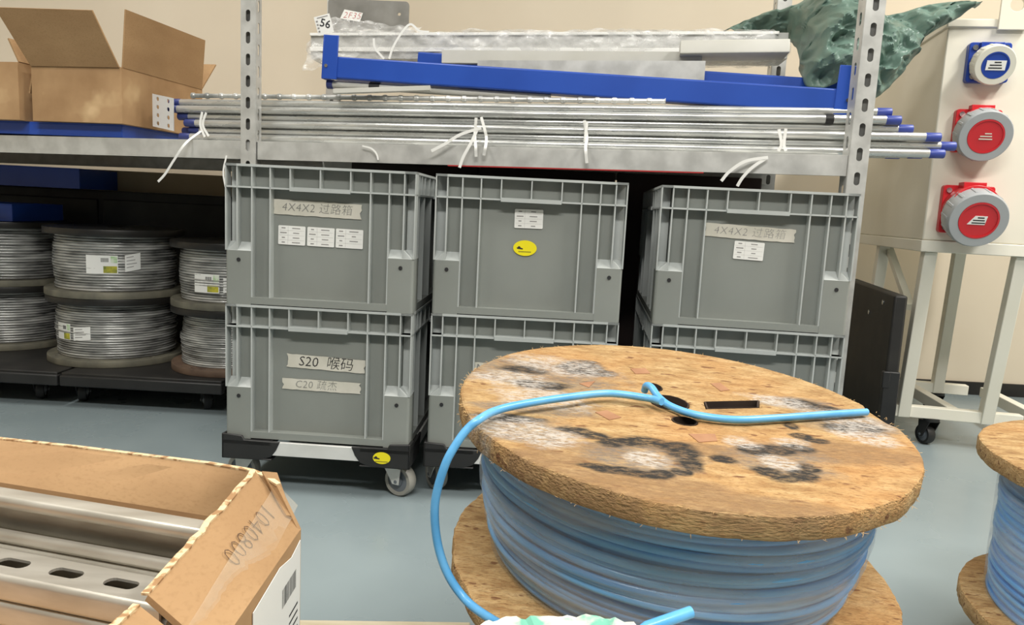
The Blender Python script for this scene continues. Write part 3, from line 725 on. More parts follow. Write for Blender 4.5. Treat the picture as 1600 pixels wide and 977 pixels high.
# white strapping around the conduits
def straps(label, paths, w=.007):
    """each path: list of (px, py, back) on the rack front"""
    t = thing('strapping', label, 'strapping', Matrix.Translation(paths[0][0]), 'white plastic strapping on the shelf')
    for p in paths:
        p = [V(q) for q in p]; c_ = curve_path(p, 6); m = len(c_); W = []
        for i in range(m):
            tt = (c_[min(i+1, m-1)]-c_[max(i-1, 0)]).normalized(); W.append(tt.cross(V((0, 1, 0))).normalized()*w)
        MB().ribbon(c_, W, .0005).build('strap', K['tie'], t, world=True)
    return t
def fr(px, py, out=None):                              # a point just in front of the bundle / beam face
    if out is None: out = -.040 if py < 221+(px-400)*.0228 else .006
    return atp(px, py, PL-nE*out, nE)
straps('white strapping knotted around the pipes with two loose tails hanging', [
    [fr(744, 184), fr(742, 212), fr(743, 226, .010), fr(744, 245, .010)], [fr(752, 183), fr(758, 205), fr(760, 216), fr(759, 227, .010), fr(756, 243, .010)],
    [fr(752, 200, .007), fr(720, 210, .012), fr(695, 225, .016), fr(674, 236, .018)], [fr(746, 202, .007), fr(735, 225, .012), fr(724, 245, .014), fr(718, 262, .014)]])
straps('white strapping running straight down over the pipes and shelf beam', [[fr(913, 188), fr(917, 215), fr(915, 230, .010), fr(917, 255, .010)], [fr(917, 190), fr(914, 222)]])
straps('white double strapping band round the pipes near the slotted post by tarpaulin', [[fr(1217, 202), fr(1221, 225), fr(1216, 236)], [fr(1228, 201), fr(1225, 225), fr(1228, 236)]])
straps('white strapping tails drooping below the shelf beam over unlabelled gap', [[fr(1200, 246, .006), fr(1165, 252, .012), fr(1140, 268, .016), fr(1127, 283, .018)], [fr(1196, 248, .006), fr(1175, 262, .01), fr(1160, 278, .012), fr(1152, 291, .012)]])
def frl(px, py, out=None): return fr(px, py, out)
straps('white strapping round the capped pipe ends with a long tail below beam', [[frl(316, 175), frl(313, 195), frl(320, 214)], [frl(322, 176), frl(317, 195), frl(326, 213)],
    [frl(314, 205), frl(290, 224, .014), frl(272, 250, .02), frl(258, 272, .02), frl(247, 284, .02)]], .006)
straps('thin white strapping tail curling over the shelf beam', [[fr(566, 228), fr(580, 232), fr(588, 240), fr(591, 250)]], .004)
straps('thin white strapping tail hanging beside slotted post', [[frl(354, 243, .004), frl(349, 268), frl(352, 290), frl(357, 309)]], .004)

# ------------------------------------------------------------------ blue beams, trays and wrapped profiles above the conduits
def blue_beam(label, A, B, h=.055, d=.045, plates=True):
    t = thing('rack_beam', label, 'rack beam', Matrix.Translation(A)); A = V(A); B = V(B); e = (B-A).normalized(); n = V((-e.y, e.x, 0)).normalized(); z = e.cross(n); z = z if z.z > 0 else -z
    M = frame(A, e, n, z); L_ = (B-A).length
    mb = MB(); mb.prism([(0, 0, 0), (0, 0, h), (0, d*.55, h), (0, d*.55, h*.62), (0, d, h*.62), (0, d, 0)], (L_, 0, 0), M); mb.build('bar', K['blue'], t, world=True, bevel=.004)
    if plates:
        for x, s in ((0, -1), (L_, 1)):
            q = MB(); q.box(x-.022 if s < 0 else x-.018, x+.018 if s < 0 else x+.022, -.003, .001, -.003, h+.052, M)
            xx = x-.024 if s < 0 else x+.020; q.box(xx, xx+.004, -.003, .05, -.003, h+.052, M)
            p = q.build('end_plate', K['blue'], t, world=True, bevel=.0015)
            k = MB()
            for zz in (.03, ): k.disc(0, .0045, 0, .002, 12, M @ frame((x-.012 if s < 0 else x+.010, -.003, zz), (1, 0, 0), (0, 0, 1), (0, -1, 0)))
            k.build('bolt', K['chrome'], p if False else t, world=True)
    return t
A = at(516, 122, 2.00); B = at(1314, 177.5, 1.80)
blue_beam('long blue rack beam with upright end plates lying on the steel conduits', A, B)
A2 = at(650, 112, 2.20); B2 = at(1312, 160, 1.97)
blue_beam('second blue rack beam lying behind the long one, mostly covered', A2, B2, plates=False)
def long_tray(name, label, a, b, h, d, m, cat='tray'):
    a = V(a); b = V(b); e = (b-a).normalized(); n = V((-e.y, e.x, 0)).normalized(); z = e.cross(n); z = z if z.z > 0 else -z
    M = frame(a, e, n, z); L_ = (b-a).length; th = .0025
    mb = MB(); mb.prism([(0, 0, 0), (0, d, 0), (0, d, h), (0, d-th, h), (0, d-th, th), (0, th, th), (0, th, h-th), (0, .012, h-th), (0, .012, h), (0, 0, h)], (L_, 0, 0), M)
    return tag(mb.build(name, m), label, cat)
ze = .0
long_tray('steel_tray', 'galvanised steel tray resting across the blue beams, front one', at(745, 128, 2.075), at(1100, 131, 1.975), .056, .06, K['galv'])
long_tray('steel_tray', 'pale steel tray behind and above the front galvanised tray', at(690, 98, 2.16), at(1096, 102, 2.06), .034, .03, K['pale'])
# wrapped steel profile
W0 = at(486, 92, 2.28); W1 = at(1230, 92, 2.18)
wp = thing('wrapped_profile', 'long steel profile wrapped in clear plastic film above the blue beam', 'steel profile', Matrix.Translation(W0))
e = (W1-W0).normalized(); n = V((-e.y, e.x, 0)).normalized(); z = e.cross(n); M = frame(W0, e, n, z); L_ = (W1-W0).length
mb = MB(); mb.prism([(0, 0, 0), (0, .10, 0), (0, .10, .07), (0, .094, .07), (0, .094, .006), (0, .006, .006), (0, .006, .064), (0, .02, .064), (0, .02, .07), (0, 0, .07)], (L_, 0, 0), M)
mb.build('profile', K['galv'], wp, world=True, bevel=.001)
mb = MB(); mb.bar(M @ V((0, -.004, .068)), M @ V((L_*.98, -.004, .068)), .007, .008); mb.build('edge_strip', K['paper'], wp, world=True, bevel=.001, label='bright white edge strip')
mb = MB(); mb.bar(M @ V((.0, -.005, .026)), M @ V((L_*.9, -.005, .020)), .008, .012); mb.build('edge_strip', K['paper'], wp, world=True, bevel=.001, label='bright white edge strip')
nx, ny = 120, 26; vs = []; fs = []
for i in range(nx+1):
    s = i/nx; x = -.035+(L_+.05)*s
    for j in range(ny):
        an = 2*math.pi*j/ny; ca, sa = math.cos(an), math.sin(an)
        k = 1/max(abs(ca)**.8, abs(sa)**.8)
        y = .05+ca*k*.061; zz = .037+sa*k*.046
        q = mnoise.noise(V((x*18, y*30, zz*30)))*.008+mnoise.noise(V((x*60, y*60, zz*60)))*.0035
        tp = min(1, s*14, (1-s)*20+.15)**.5
        vs.append(M @ V((x, .05+(y-.05+ca*q)*tp, .036+(zz-.036+sa*q)*tp)))
for i in range(nx):
    for j in range(ny): fs.append((i*ny+j, i*ny+(j+1) % ny, (i+1)*ny+(j+1) % ny, (i+1)*ny+j))
MB().add(vs, fs).build('film', K['film2'], wp, world=True, smooth=25)
vs = []; fs = []; a_, b_, c_, d_ = at(476, 112, 2.262), at(534, 96, 2.262), at(500, 26, 2.30), at(660, 44, 2.30)
for i in range(41):
    for j in range(31):
        u1, v1 = i/40, j/30; p = a_.lerp(b_, u1).lerp(c_.lerp(d_, u1), v1); e_ = V((mnoise.noise(p*22)*.012, mnoise.noise(p*22+V((5, 1, 2)))*.008-.004, mnoise.noise(p*30+V((9, 4, 1)))*.010))
        vs.append(p+e_+V((mnoise.noise(p*80)*.003, mnoise.noise(p*90)*.003, mnoise.noise(p*85)*.003)))
for i in range(40):
    for j in range(30): k = i*31+j; fs.append((k, k+31, k+32, k+1))
MB().add(vs, fs).build('film_flap', K['film2'], wp, world=True, smooth=20)
# thin twine around the wrapped profile
straps('white twine tied around the film-wrapped profile near the dark plate', [
    [at(608, 92, 2.21), at(615, 72, 2.21), at(630, 48, 2.21), at(642, 38, 2.21), at(655, 48, 2.21), at(670, 50, 2.21)], [at(584, 60, 2.21), at(586, 75, 2.21), at(600, 92, 2.21)]], .006)
# lid plate at the right end
mb = MB(); A = at(1062, 84, 2.03); B = at(1234, 82, 1.99); e = (B-A).normalized(); n = V((-e.y, e.x, 0)); M = frame(A, e, n, (0, 0, 1)); L_ = (B-A).length
mb.prism([(0, 0, 0), (0, .10, 0), (0, .10, .036), (0, .012, .036), (0, 0, .006)], (L_, 0, 0), M)
tag(mb.build('cover_plate', K['pale'], bevel=.002), 'pale folded cover plate resting on the tray ends beside tarpaulin', 'plate')
# dark plate with a card standing behind
A = at(512, 62, 2.42); B = at(638, 66, 2.42); hh = at(512, 8, 2.42).z-at(512, 62, 2.42).z+.02
pl = thing('steel_plate', 'dark grey steel plate standing behind the wrapped profile, with handwritten card', 'plate', frame((A.x, A.y, A.z-.05), (1, 0, 0), (0, 1, 0), (0, 0, 1)))
w = B.x-A.x; h = hh+.05; r = .012
loop = []
for cx, cy, a0 in ((w-r, h-r, 0), (r, h-r, 90), (r, r, 180), (w-r, r, 270)):
    for k in range(5): loop.append((cx+r*math.cos(R(a0+22.5*k)), cy+r*math.sin(R(a0+22.5*k))))
hole = [(w*.88+.005*math.cos(-2*math.pi*i/14), h*.78+.005*math.sin(-2*math.pi*i/14)) for i in range(14)]
me = flat_curve('sheet', [loop, hole], .004); me.materials.append(K['darkplate']); place('sheet', me, pl, frame((0, 0, 0), (1, 0, 0), (0, 0, 1), (0, -1, 0)))
mb = MB(); mb.prism([(-.034, -.012, 0), (.028, -.017, 0), (.036, .010, 0), (-.022, .016, 0)], (0, 0, .001)); me = mb.mesh('card'); me.materials.append(K['paper'])
c0 = place('card', me, pl, frame((w*.29, -.0034, h*.72), (1, 0, -.04), (.04, 0, 1), (0, -1, 0)), label='white card with a handwritten note')
writing('2F35', .026, K['redink'], c0, Matrix.Translation((.002, -.001, .0013)), 1.1, -.0004, .3)
# small tag
tg = thing('paper_tag', 'small white paper tag with the number 56 above the blue end plate', 'tag', frame(at(506, 38, 2.12), V((.96, 0, .28)).normalized(), V((0, 1, 0)), V((-.28, 0, .96)).normalized()))
MB().box(-.022, .022, -.0005, .0005, -.026, .024).build('paper', K['paper'], tg)
writing('56', .03, K['ink'], tg, frame((.004, -.0008, 0), (1, 0, 0), (0, 0, 1), (0, -1, 0)) @ Matrix.Rotation(-.5, 4, 'Z'), 1, .0004)
mb = MB()
for k in range(4): mb.box(-.019, -.014, -.001, -.0004, -.018+.009*k, -.0135+.009*k)
mb.box(-.014, .016, -.001, -.0004, .018, .0205); mb.build('print', K['print'], tg)
# grey pieces under the beam's left end
a = at(519, 132, 2.02); b = at(860, 153, 1.93)
gp = thing('grey_conduit', 'pale grey conduit sloping below the blue beam with a black clip', 'conduit', Matrix.Translation(a))
MB().tube([a, b], .0095, 16).build('pipe', K['pale'], gp, world=True)
q = MB(); d_ = (b-a).normalized(); q.tube([a-d_*.012, a+d_*.004], .012, 16); q.build('end_cap', K['navy'], gp, world=True)
q = MB(); p = a+d_*.105; q.tube([p, p+d_*.028], .0115, 14); q.bar(p+V((-.015, -.006, -.012)), p+V((.02, -.006, -.011)), .012, .004); q.build('clip', K['black'], gp, world=True)
a = at(520, 146, 1.962); b = at(672, 141, 1.94)
mb = MB(); e = (b-a); mb.prism([a, a+V((0, .02, .0)), a+V((0, .02, .006)), a+V((0, .0, .012))], e)
tag(mb.build('trunking_offcut', K['pale'], bevel=.001), 'pale grey trunking offcut lying on the ringed conduit', 'trunking')

# ------------------------------------------------------------------ tarpaulin
K['tarp'] = mat('green_tarpaulin', srgb(88, 112, 102), srgb(112, 138, 127), 8, .42, bump=.2, bscale=60, spec=.5)
def tarp():
    U, Wn = 200, 90; vs = []; fs = []
    top = [(1128, 52, 2.40), (1165, 34, 2.38), (1205, 22, 2.34), (1245, 8, 2.28), (1275, -14, 2.18), (1310, -22, 2.16), (1345, 4, 2.14), (1378, 22, 2.12), (1412, 18, 2.1), (1455, 7, 2.1), (1490, 6, 2.09), (1521, 14, 2.08)]
    bot = [(1150, 64, 2.36), (1200, 62, 2.34), (1240, 68, 2.26), (1254, 128, 1.97), (1280, 138, 1.93), (1306, 130, 1.93), (1328, 120, 1.93), (1350, 158, 1.93), (1368, 152, 1.95), (1400, 122, 1.98), (1440, 62, 2.03), (1500, 26, 2.06)]
    T = curve_path([at(*p) for p in top], 12); B = curve_path([at(*p) for p in bot], 12)
    def samp(L, s):
        x = s*(len(L)-1); i = min(int(x), len(L)-2); return L[i].lerp(L[i+1], x-i)
    for i in range(U+1):
        s = i/U; a = samp(T, s); b = samp(B, s)
        for j in range(Wn+1):
            t = j/Wn; p = a.lerp(b, t)
            bulge = math.sin(math.pi*t)**.8*(.05+.06*math.sin(math.pi*min(1, s*1.2))); p.y -= bulge*.8; p.z += bulge*.25
            q = V((p.x*9, p.y*5, p.z*9))
            n1 = mnoise.noise(q); n2 = mnoise.noise(q*2.3+V((3, 1, 7))); n3 = mnoise.noise(q*5.1)
            n4 = mnoise.noise(q*9.7); rid = (1-abs(n1)*2.4)*.034 + (1-abs(n2)*2.2)*.024 + (1-abs(n3)*2)*.010 + (1-abs(n4)*2)*.002
            edge = min(1, 8*t, 8*(1-t), 10*s+.3, 10*(1-s)+.3)
            p.y -= (rid-.02)*(.35+.65*edge); p.z += n2*.012*edge; p.x += n3*.008*edge
            vs.append(p)
    for i in range(U):
        for j in range(Wn):
            k = i*(Wn+1)+j; fs.append((k, k+1, k+Wn+2, k+Wn+1))
    mb = MB().add(vs, fs)
    o = mb.build('tarpaulin', K['tarp'], smooth=24, solid=.0015)
    return tag(o, 'crumpled dark green tarpaulin heaped on the beams and draped over cream cabinet', 'tarpaulin')
tarp()

# ------------------------------------------------------------------ power distribution cabinet
CY = R(9); cx_ = V((math.cos(CY), -math.sin(CY), 0)); cyv = V((math.sin(CY), math.cos(CY), 0)); cn = -cyv
C0 = at(1441, 375, 2.12); zt1 = atp(1491, 36, C0, cyv).z
cab = thing('distribution_cabinet', 'cream electrical cabinet on a splayed stand with three round power sockets', 'electrical cabinet', frame((C0.x, C0.y, 0), cx_, cyv, V((0, 0, 1))))
CWd, CDp, SDp = .46, .66, .50; h0 = C0.z; h1 = zt1
MB().box(0, CWd, 0, CDp, h0, h1).build('cabinet', K['cream'], cab, bevel=.004)
mb = MB(); mb.box(-.006, CWd+.006, -.006, CDp+.006, h1-.012, h1+.010); mb.build('lid_rim', K['cream'], cab, bevel=.003)
MB().box(-.002, CWd+.002, -.004, CDp, h0-.032, h0).build('frame_rail', K['creamwhite'], cab, bevel=.002)
def cabloc(px, py, Yoff=0):                             # local coordinates on the front plane
    q = atp(px, py, C0-cyv*(-Yoff), cyv); d = q-V((C0.x, C0.y, 0)); return V((d.dot(cx_), d.dot(cyv), q.z))
# hasp bracket with a hole
a = cabloc(1556, 48); b = cabloc(1600, 0); wv = .07; x0 = a.x; z0 = a.z
loop = [(0, 0), (wv, 0), (wv, .12), (.0, .12)]
hole = [(.038+.017*math.cos(-2*math.pi*i/18), .062+.017*math.sin(-2*math.pi*i/18)) for i in range(18)]
me = flat_curve('lifting_bracket', [loop, hole], .008, .001); me.materials.append(K['cream']); place('lifting_bracket', me, cab, frame((x0, -.0105, z0), (1, 0, 0), (0, 0, 1), (0, -1, 0)))
def socket(px, py, s, pm, ring, r, dep, txt):
    p = cabloc(px, py); M = frame((p.x, -.0002, p.z), (1, 0, 0), (0, 0, 1), (0, -1, 0))
    mb = MB(); rr = .008; pts = []
    for cx, cy, a0 in ((s/2-rr, s/2-rr, 0), (-s/2+rr, s/2-rr, 90), (-s/2+rr, -s/2+rr, 180), (s/2-rr, -s/2+rr, 270)):
        for k in range(4): pts.append((cx+rr*math.cos(R(a0+30*k)), cy+rr*math.sin(R(a0+30*k)), 0))
    mb.prism(pts, (0, 0, .02), M); mb.disc(0, r*.86, .018, dep*.72, 36, M); mb.box(-.028, .028, r*.6, r*.98, .018, dep*.5, M)
    so = mb.build('socket', pm, cab, bevel=.0015); M0 = M; M = M @ Matrix.Translation((.0, .004, .0)) @ Matrix.Rotation(R(17), 4, 'X')
    q = MB(); q.lathe([(r*.80, dep*.45), (r*.97, dep*.45), (r, dep*.5), (r, dep*.93), (r*.96, dep), (r*.66, dep), (r*.66, dep*.8)], 48, M)
    for k in range(14):
        an = 2*math.pi*k/14; q.box(r*.985, r*1.02, -.0035, .0035, dep*.5, dep*.9, M @ Matrix.Rotation(an, 4, 'Z'))
    q.build('screw_ring', ring, so, bevel=.001)
    f = MB(); f.disc(0, r*.66, dep*.5, dep*.985, 40, M); f.lathe([(r*.60, dep*.98), (r*.66, dep*.98), (r*.66, dep*1.01), (r*.60, dep*1.01)], 40, M); f.build('cover', pm, so)
    for sx in (-1, 1):
        for sy in (-1, 1): MB().disc(0, .007, .018, .024, 12, M0 @ Matrix.Translation((sx*(s/2-.014), sy*(s/2-.014), 0))).build('screw', K['chrome'], so)
    if txt == 'plate':
        g = MB(); g.prism([(-.022, -.012, dep*.98), (.024, -.012, dep*.98), (.024, .012, dep*.98), (-.022, .012, dep*.98)], (0, 0, .002), M); g.build('rating_label', K['paper'], so)
    if txt == 'cut':
        g = MB(); g.prism([(-.026, -.011, dep*.98), (.016, -.011, dep*.98), (.019, .012, dep*.98), (-.010, .012, dep*.98)], (0, 0, .002), M); g.build('rating_label', K['paper'], so)
    g = MB(); zz = dep*.98+.0018
    for k, (w, dx) in enumerate(((.016, .004), (.028, 0), (.032, 0))): g.box(dx-w/2, dx+w/2, .006-.007*k, .009-.007*k, zz, zz+.0006, M)
    g.build('print', K['ink'] if txt != 'bare' else K['ringwhite'], so)
socket(1540, 100, .102, K['sblue'], K['ringwhite'], .050, .068, 'plate')
socket(1522, 206, .112, K['red'], K['ringgrey'], .066, .085, 'bare')
socket(1506, 328, .128, K['red'], K['ringgrey'], .073, .112, 'cut')
# stand
def cl(P): d = V(P)-V((C0.x, C0.y, 0)); return V((d.dot(cx_), d.dot(cyv), P[2]))
zbar = .10; fl = atz(1402, 640, zbar); frp = atz(1597, 655, zbar)
FL = cl(fl); FR = V((CWd-.03, FL.y, zbar)); BL = V((.02, SDp+.06, zbar)); BR = V((CWd-.03, SDp+.06, zbar)); FL.x -= .0
sw = .034
def leg(a, b, w=sw): MB().bar(a, b, w, w, up=(0, 1, 0)).build('leg', K['creamwhite'], cab, bevel=.002)
rxr = cabloc(1592, 400).x
leg(V((.03, .025, h0-.03)), V((FL.x+.015, FL.y, zbar-.015)))
leg(V((rxr+.015, .025, h0-.03)), V((rxr+.025, FL.y, zbar-.015)))
lb = cl(at(1390, 380, 2.5)); leg(V((lb.x, SDp-.05, h0-.03)), V((lb.x, SDp+.02, zbar-.015)))
leg(V((rxr+.015, SDp-.05, h0-.03)), V((rxr+.025, SDp+.02, zbar-.015)))
def bar(a, b, w=.03, h=.034, m='creamwhite'): MB().bar(a, b, w, h).build('cross_bar', K[m], cab, bevel=.002)
bar(V((FL.x-.01, FL.y, zbar)), V((rxr+.12, FL.y, zbar)))
bar(V((lb.x-.01, SDp+.02, zbar)), V((rxr+.12, SDp+.02, zbar)))
q = cl(atz(1470, 634, zbar)); bar(V((q.x, FL.y+.015, zbar)), V((q.x-.02, SDp+.005, zbar)))
q2 = cl(atz(1592, 640, zbar)); bar(V((q2.x, FL.y+.015, zbar)), V((q2.x-.01, SDp+.005, zbar)))
MB().bar(V((lb.x+.02, SDp-.04, h0-.04)), V((lb.x+.0, .12, h0-.2)), .02, .02).build('brace', K['creamwhite'], cab)
q = cl(atz(1478, 660, zbar)); caster(cab, q.x, FL.y+.0, zbar-.017, .4, .03, .024, wheel=K['black'], fork=K['black'])
caster(cab, rxr+.03, SDp+.02, zbar-.017, .4, .03, .024, wheel=K['black'], fork=K['black'])
caster(cab, lb.x+.02, SDp+.02, zbar-.017, .4, .03, .024, wheel=K['black'], fork=K['black'])
caster(cab, rxr+.10, FL.y, zbar-.017, .4, .03, .024, wheel=K['black'], fork=K['black'])

# black dolly standing on its edge
D0 = at(1409, 460, 2.03); D1 = at(1333, 434, 2.60); D0.z = D1.z = 0
e = (D1-D0).normalized(); n = V((-e.y, e.x, 0)); n = n if n.x < 0 else -n
dl = thing('upright_dolly', 'black dolly board standing on its edge between grey crate and cabinet stand', 'dolly', frame(D0, e, n, V((0, 0, 1))))
ht = at(1402, 462, 2.03).z; Ld = (D1-D0).length
MB().box(0, Ld, -.017, .017, 0, ht).build('board', K['blackwood'], dl, bevel=.006)
mb = MB(); mb.box(-.004, .02, -.020, .020, .02, ht*.55); mb.box(-.006, .012, .004, .024, ht*.45, ht*.55); mb.build('edge_strip', K['black'], dl, bevel=.003)
mb = MB()
for (u, zz) in ((.10, ht-.03), (.24, ht-.075), (.10, .07)): mb.disc(0, .007, .016, .020, 12, frame((u, 0, zz), (1, 0, 0), (0, 0, 1), (0, 1, 0)) if False else frame((u, 0, zz), (1, 0, 0), (0, 0, -1), (0, 1, 0)))
mb.build('bolt', K['chrome'], dl)

# ------------------------------------------------------------------ big spool of blue cable
SC = V((.1739, .838, .4275)); SN = V((.041, -.0935, 1)).normalized(); SR = .2489; STH = .024; SH = .1975
sx = V((1, 0, 0)); sx = (sx-SN*sx.dot(SN)).normalized(); sy = SN.cross(sx)
SB = SC-SN*SH
MS = frame(SB, sx, sy, SN); MSI = MS.inverted()
def top_l(px, py):                                     # picture point on the top face -> spool coordinates
    q = MSI @ atp(px, py, SC, SN); return q.x, q.y
def blot(px, py, wx, wy, rot=0.):
    x, y = top_l(px, py); x1, _ = top_l(px+wx, py); _, y1 = top_l(px, py-wy); return (x, y, abs(x1-x), abs(y1-y), rot)
K['osb'] = osb_mat('stranded_board', white=[blot(880, 572, 75, 13, -.3), blot(800, 594, 60, 13), blot(845, 622, 75, 16, -.2), blot(800, 668, 70, 18, -.3), blot(850, 684, 60, 14), blot(1012, 718, 32, 11), blot(1160, 692, 30, 8, -.4), blot(1215, 722, 30, 10, -.3), blot(1235, 692, 30, 8), blot(1212, 626, 46, 8, -.3), blot(1322, 656, 50, 11, -.3), blot(1345, 680, 44, 12, -.4)],
    dark=[blot(905, 574, 44, 11), blot(935, 582, 26, 7), blot(845, 602, 50, 7), blot(820, 578, 36, 6), blot(790, 652, 60, 6), blot(895, 672, 26, 5), blot(930, 681, 26, 6), blot(952, 692, 20, 7), blot(985, 691, 36, 6), blot(1015, 689, 38, 7), blot(1045, 697, 36, 8), blot(1066, 708, 28, 10), blot(1080, 724, 22, 12), blot(1068, 738, 16, 6), blot(928, 728, 36, 5), blot(965, 735, 40, 6), blot(1005, 742, 42, 6), blot(1034, 741, 20, 6),
          blot(1130, 718, 20, 6), blot(1180, 704, 28, 8), blot(1215, 704, 34, 8), blot(1245, 700, 26, 7), blot(1198, 738, 22, 8), blot(1225, 748, 26, 7), blot(1255, 744, 22, 9), blot(1265, 732, 16, 7), blot(1238, 667, 12, 6), blot(1250, 681, 18, 5), blot(1275, 689, 18, 4), blot(1252, 631, 30, 6), blot(1285, 638, 26, 5), blot(1310, 668, 30, 5), blot(1350, 668, 24, 7)],
    grey=[blot(1005, 716, 95, 22), blot(1215, 716, 72, 26), blot(855, 588, 115, 24), blot(815, 672, 90, 20), blot(1325, 664, 70, 15), blot(1245, 631, 60, 9), blot(840, 640, 90, 9)],
    tan=[blot(1000, 757, 150, 22), blot(1130, 785, 150, 18), blot(1330, 708, 110, 16), blot(850, 716, 90, 14), blot(1090, 702, 70, 9), blot(920, 700, 60, 10)])
K['fibre'] = mat('wood_fibre', srgb(200, 160, 104), srgb(226, 192, 140), 60, .9)
K['osb2'] = osb_mat('stranded_board_plain')
def rough_loop(r, n, amp, seed, chips=()):
    out = []
    for i in range(n):
        an = 2*math.pi*i/n; q = mnoise.noise(V((math.cos(an)*5, math.sin(an)*5, seed)))*amp+mnoise.noise(V((math.cos(an)*26, math.sin(an)*26, seed)))*amp*.45
        rr = r+q
        for (c, w, d) in chips:
            dd = abs((an-c+math.pi) % (2*math.pi)-math.pi)
            if dd < w: rr -= d*(1-(dd/w)**4)
        out.append((rr*math.cos(an), rr*math.sin(an)))
    return out
def hole(px, py, wx, wy, n=14):
    x, y = top_l(px, py); a = abs(top_l(px+wx, py)[0]-x); b = abs(top_l(px, py-wy)[1]-y)
    return [(x+a*math.cos(-2*math.pi*i/n), y+b*math.sin(-2*math.pi*i/n)) for i in range(n)]
def quad(pts): return [top_l(*p) for p in pts]
spool = thing('cable_spool', 'big chipboard spool of blue cable with black and white worn patches on top', 'cable spool', MS)
ch_a = math.atan2(*reversed(top_l(1375, 650)))
loops = [rough_loop(SR, 260, .0022, 3.3, [(ch_a, .14, .008)]), hole(1046, 628, 29, 11), hole(1021, 604, 13, 6), hole(1070, 657, 19, 6.5), quad([(1100, 627), (1186, 625), (1186, 636), (1104, 638)])]
me = flat_curve('flange', loops, STH, .0035); me.materials.append(K['osb']); place('flange', me, spool, Matrix.Translation((0, 0, SH-STH/2)))
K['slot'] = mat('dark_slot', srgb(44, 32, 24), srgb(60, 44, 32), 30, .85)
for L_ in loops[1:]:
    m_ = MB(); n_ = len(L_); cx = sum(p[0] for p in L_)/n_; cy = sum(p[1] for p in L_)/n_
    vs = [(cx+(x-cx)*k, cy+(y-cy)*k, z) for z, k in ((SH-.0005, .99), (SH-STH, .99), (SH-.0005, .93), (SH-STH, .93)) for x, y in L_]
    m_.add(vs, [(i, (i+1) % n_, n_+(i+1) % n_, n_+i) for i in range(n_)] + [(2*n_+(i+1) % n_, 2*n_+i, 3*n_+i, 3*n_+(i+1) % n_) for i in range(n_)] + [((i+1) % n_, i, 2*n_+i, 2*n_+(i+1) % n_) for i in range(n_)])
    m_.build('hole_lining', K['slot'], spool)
K['inset'] = mat('brown_nail_plate', srgb(150, 106, 76), srgb(172, 128, 94), 30, .7)
def inset(pts, m):
    q = [top_l(*p) for p in pts]; mb = MB(); mb.prism([(x, y, SH-.0005) for x, y in q], (0, 0, .0012)); return mb
for pts in ([(930, 645), (948, 642), (971, 653), (952, 657)], [(1076, 679), (1117, 679), (1121, 690), (1092, 692)], [(985, 577), (1008, 576), (1016, 584), (993, 585)], [(1110, 600), (1125, 599), (1140, 610), (1126, 612)], [(905, 600), (930, 596), (920, 606)]):
    inset(pts, None).build('bracket_end', K['inset'], spool)
me = flat_curve('flange', [rough_loop(SR*1.0, 220, .004, 9.1), [(.03*math.cos(-a*.3), .03*math.sin(-a*.3)) for a in range(21)]], STH, .003); me.materials.append(K['osb2']); place('flange', me, spool, Matrix.Translation((.006, -.02, STH/2)))
rnd = random.Random(21); mb = MB()
for k in range(320):
    an = rnd.uniform(0, 2*math.pi); lo_ = rnd.random() < .45; zz_ = SH-STH+.001 if lo_ else SH-rnd.uniform(0, .003); p = V(((SR-.0005)*math.cos(an), (SR-.0005)*math.sin(an), zz_))
    d1 = V((math.cos(an+rnd.uniform(-1.3, 1.3)), math.sin(an+rnd.uniform(-1.3, 1.3)), rnd.uniform(-1.0, .2) if lo_ else rnd.uniform(-.2, .7))).normalized()*rnd.uniform(.0012, .0042); d2 = d1+V((rnd.uniform(-1, 1), rnd.uniform(-1, 1), rnd.uniform(-1, 1)))*.0022
    mb.tube([p-d1*.3, p+d1*.5, p+d1*.5+d2*.5], [.00028, .00022, .00012], 4)
o = mb.build('splinters', K['fibre'], spool, smooth=0); o['kind'] = 'stuff'
# wound cable
def body_r(q): return .2125+.004*math.sin(q*3.1)-.016*(1-q)**2
mb = MB(); cr = .0044; nr = 17; H0, H1 = STH+.002, SH-STH-.002
mb.lathe([(.06, H0)] + [(body_r(k/10)-.0045, H0+(H1-H0)*k/10) for k in range(11)] + [(.06, H1)], 72)
rnd = random.Random(4)
for k in range(nr):
    q = (k+.5)/nr; z = H0+(H1-H0)*q; n = 96; ph = rnd.uniform(0, 6); am = rnd.uniform(.001, .0042); dr = rnd.uniform(-.0025, .0022)
    mb.tube([((body_r(q)-.0015+dr)*math.cos(2*math.pi*i/n), (body_r(q)-.0015+dr)*math.sin(2*math.pi*i/n), z+am*math.sin(2*2*math.pi*i/n+ph)) for i in range(n)], cr, 8, closed=True)
mb.build('wound_cable', K['cabledk'], spool, smooth=60)
vs = []; fs = []; n = 160; mz = 26
for i in range(n):
    an = 2*math.pi*i/n
    for k in range(mz+1):
        q = k/mz; r = body_r(q)+.0055+mnoise.noise(V((math.cos(an)*3, math.sin(an)*3, q*5)))*.003+mnoise.noise(V((math.cos(an)*9, math.sin(an)*9, q*16)))*.0016
        vs.append((r*math.cos(an), r*math.sin(an), H0+(H1-H0)*q))
for i in range(n):
    for k in range(mz): fs.append((i*(mz+1)+k, ((i+1) % n)*(mz+1)+k, ((i+1) % n)*(mz+1)+k+1, i*(mz+1)+k+1))
MB().add(vs, fs).build('film', K['film'], spool, smooth=60)
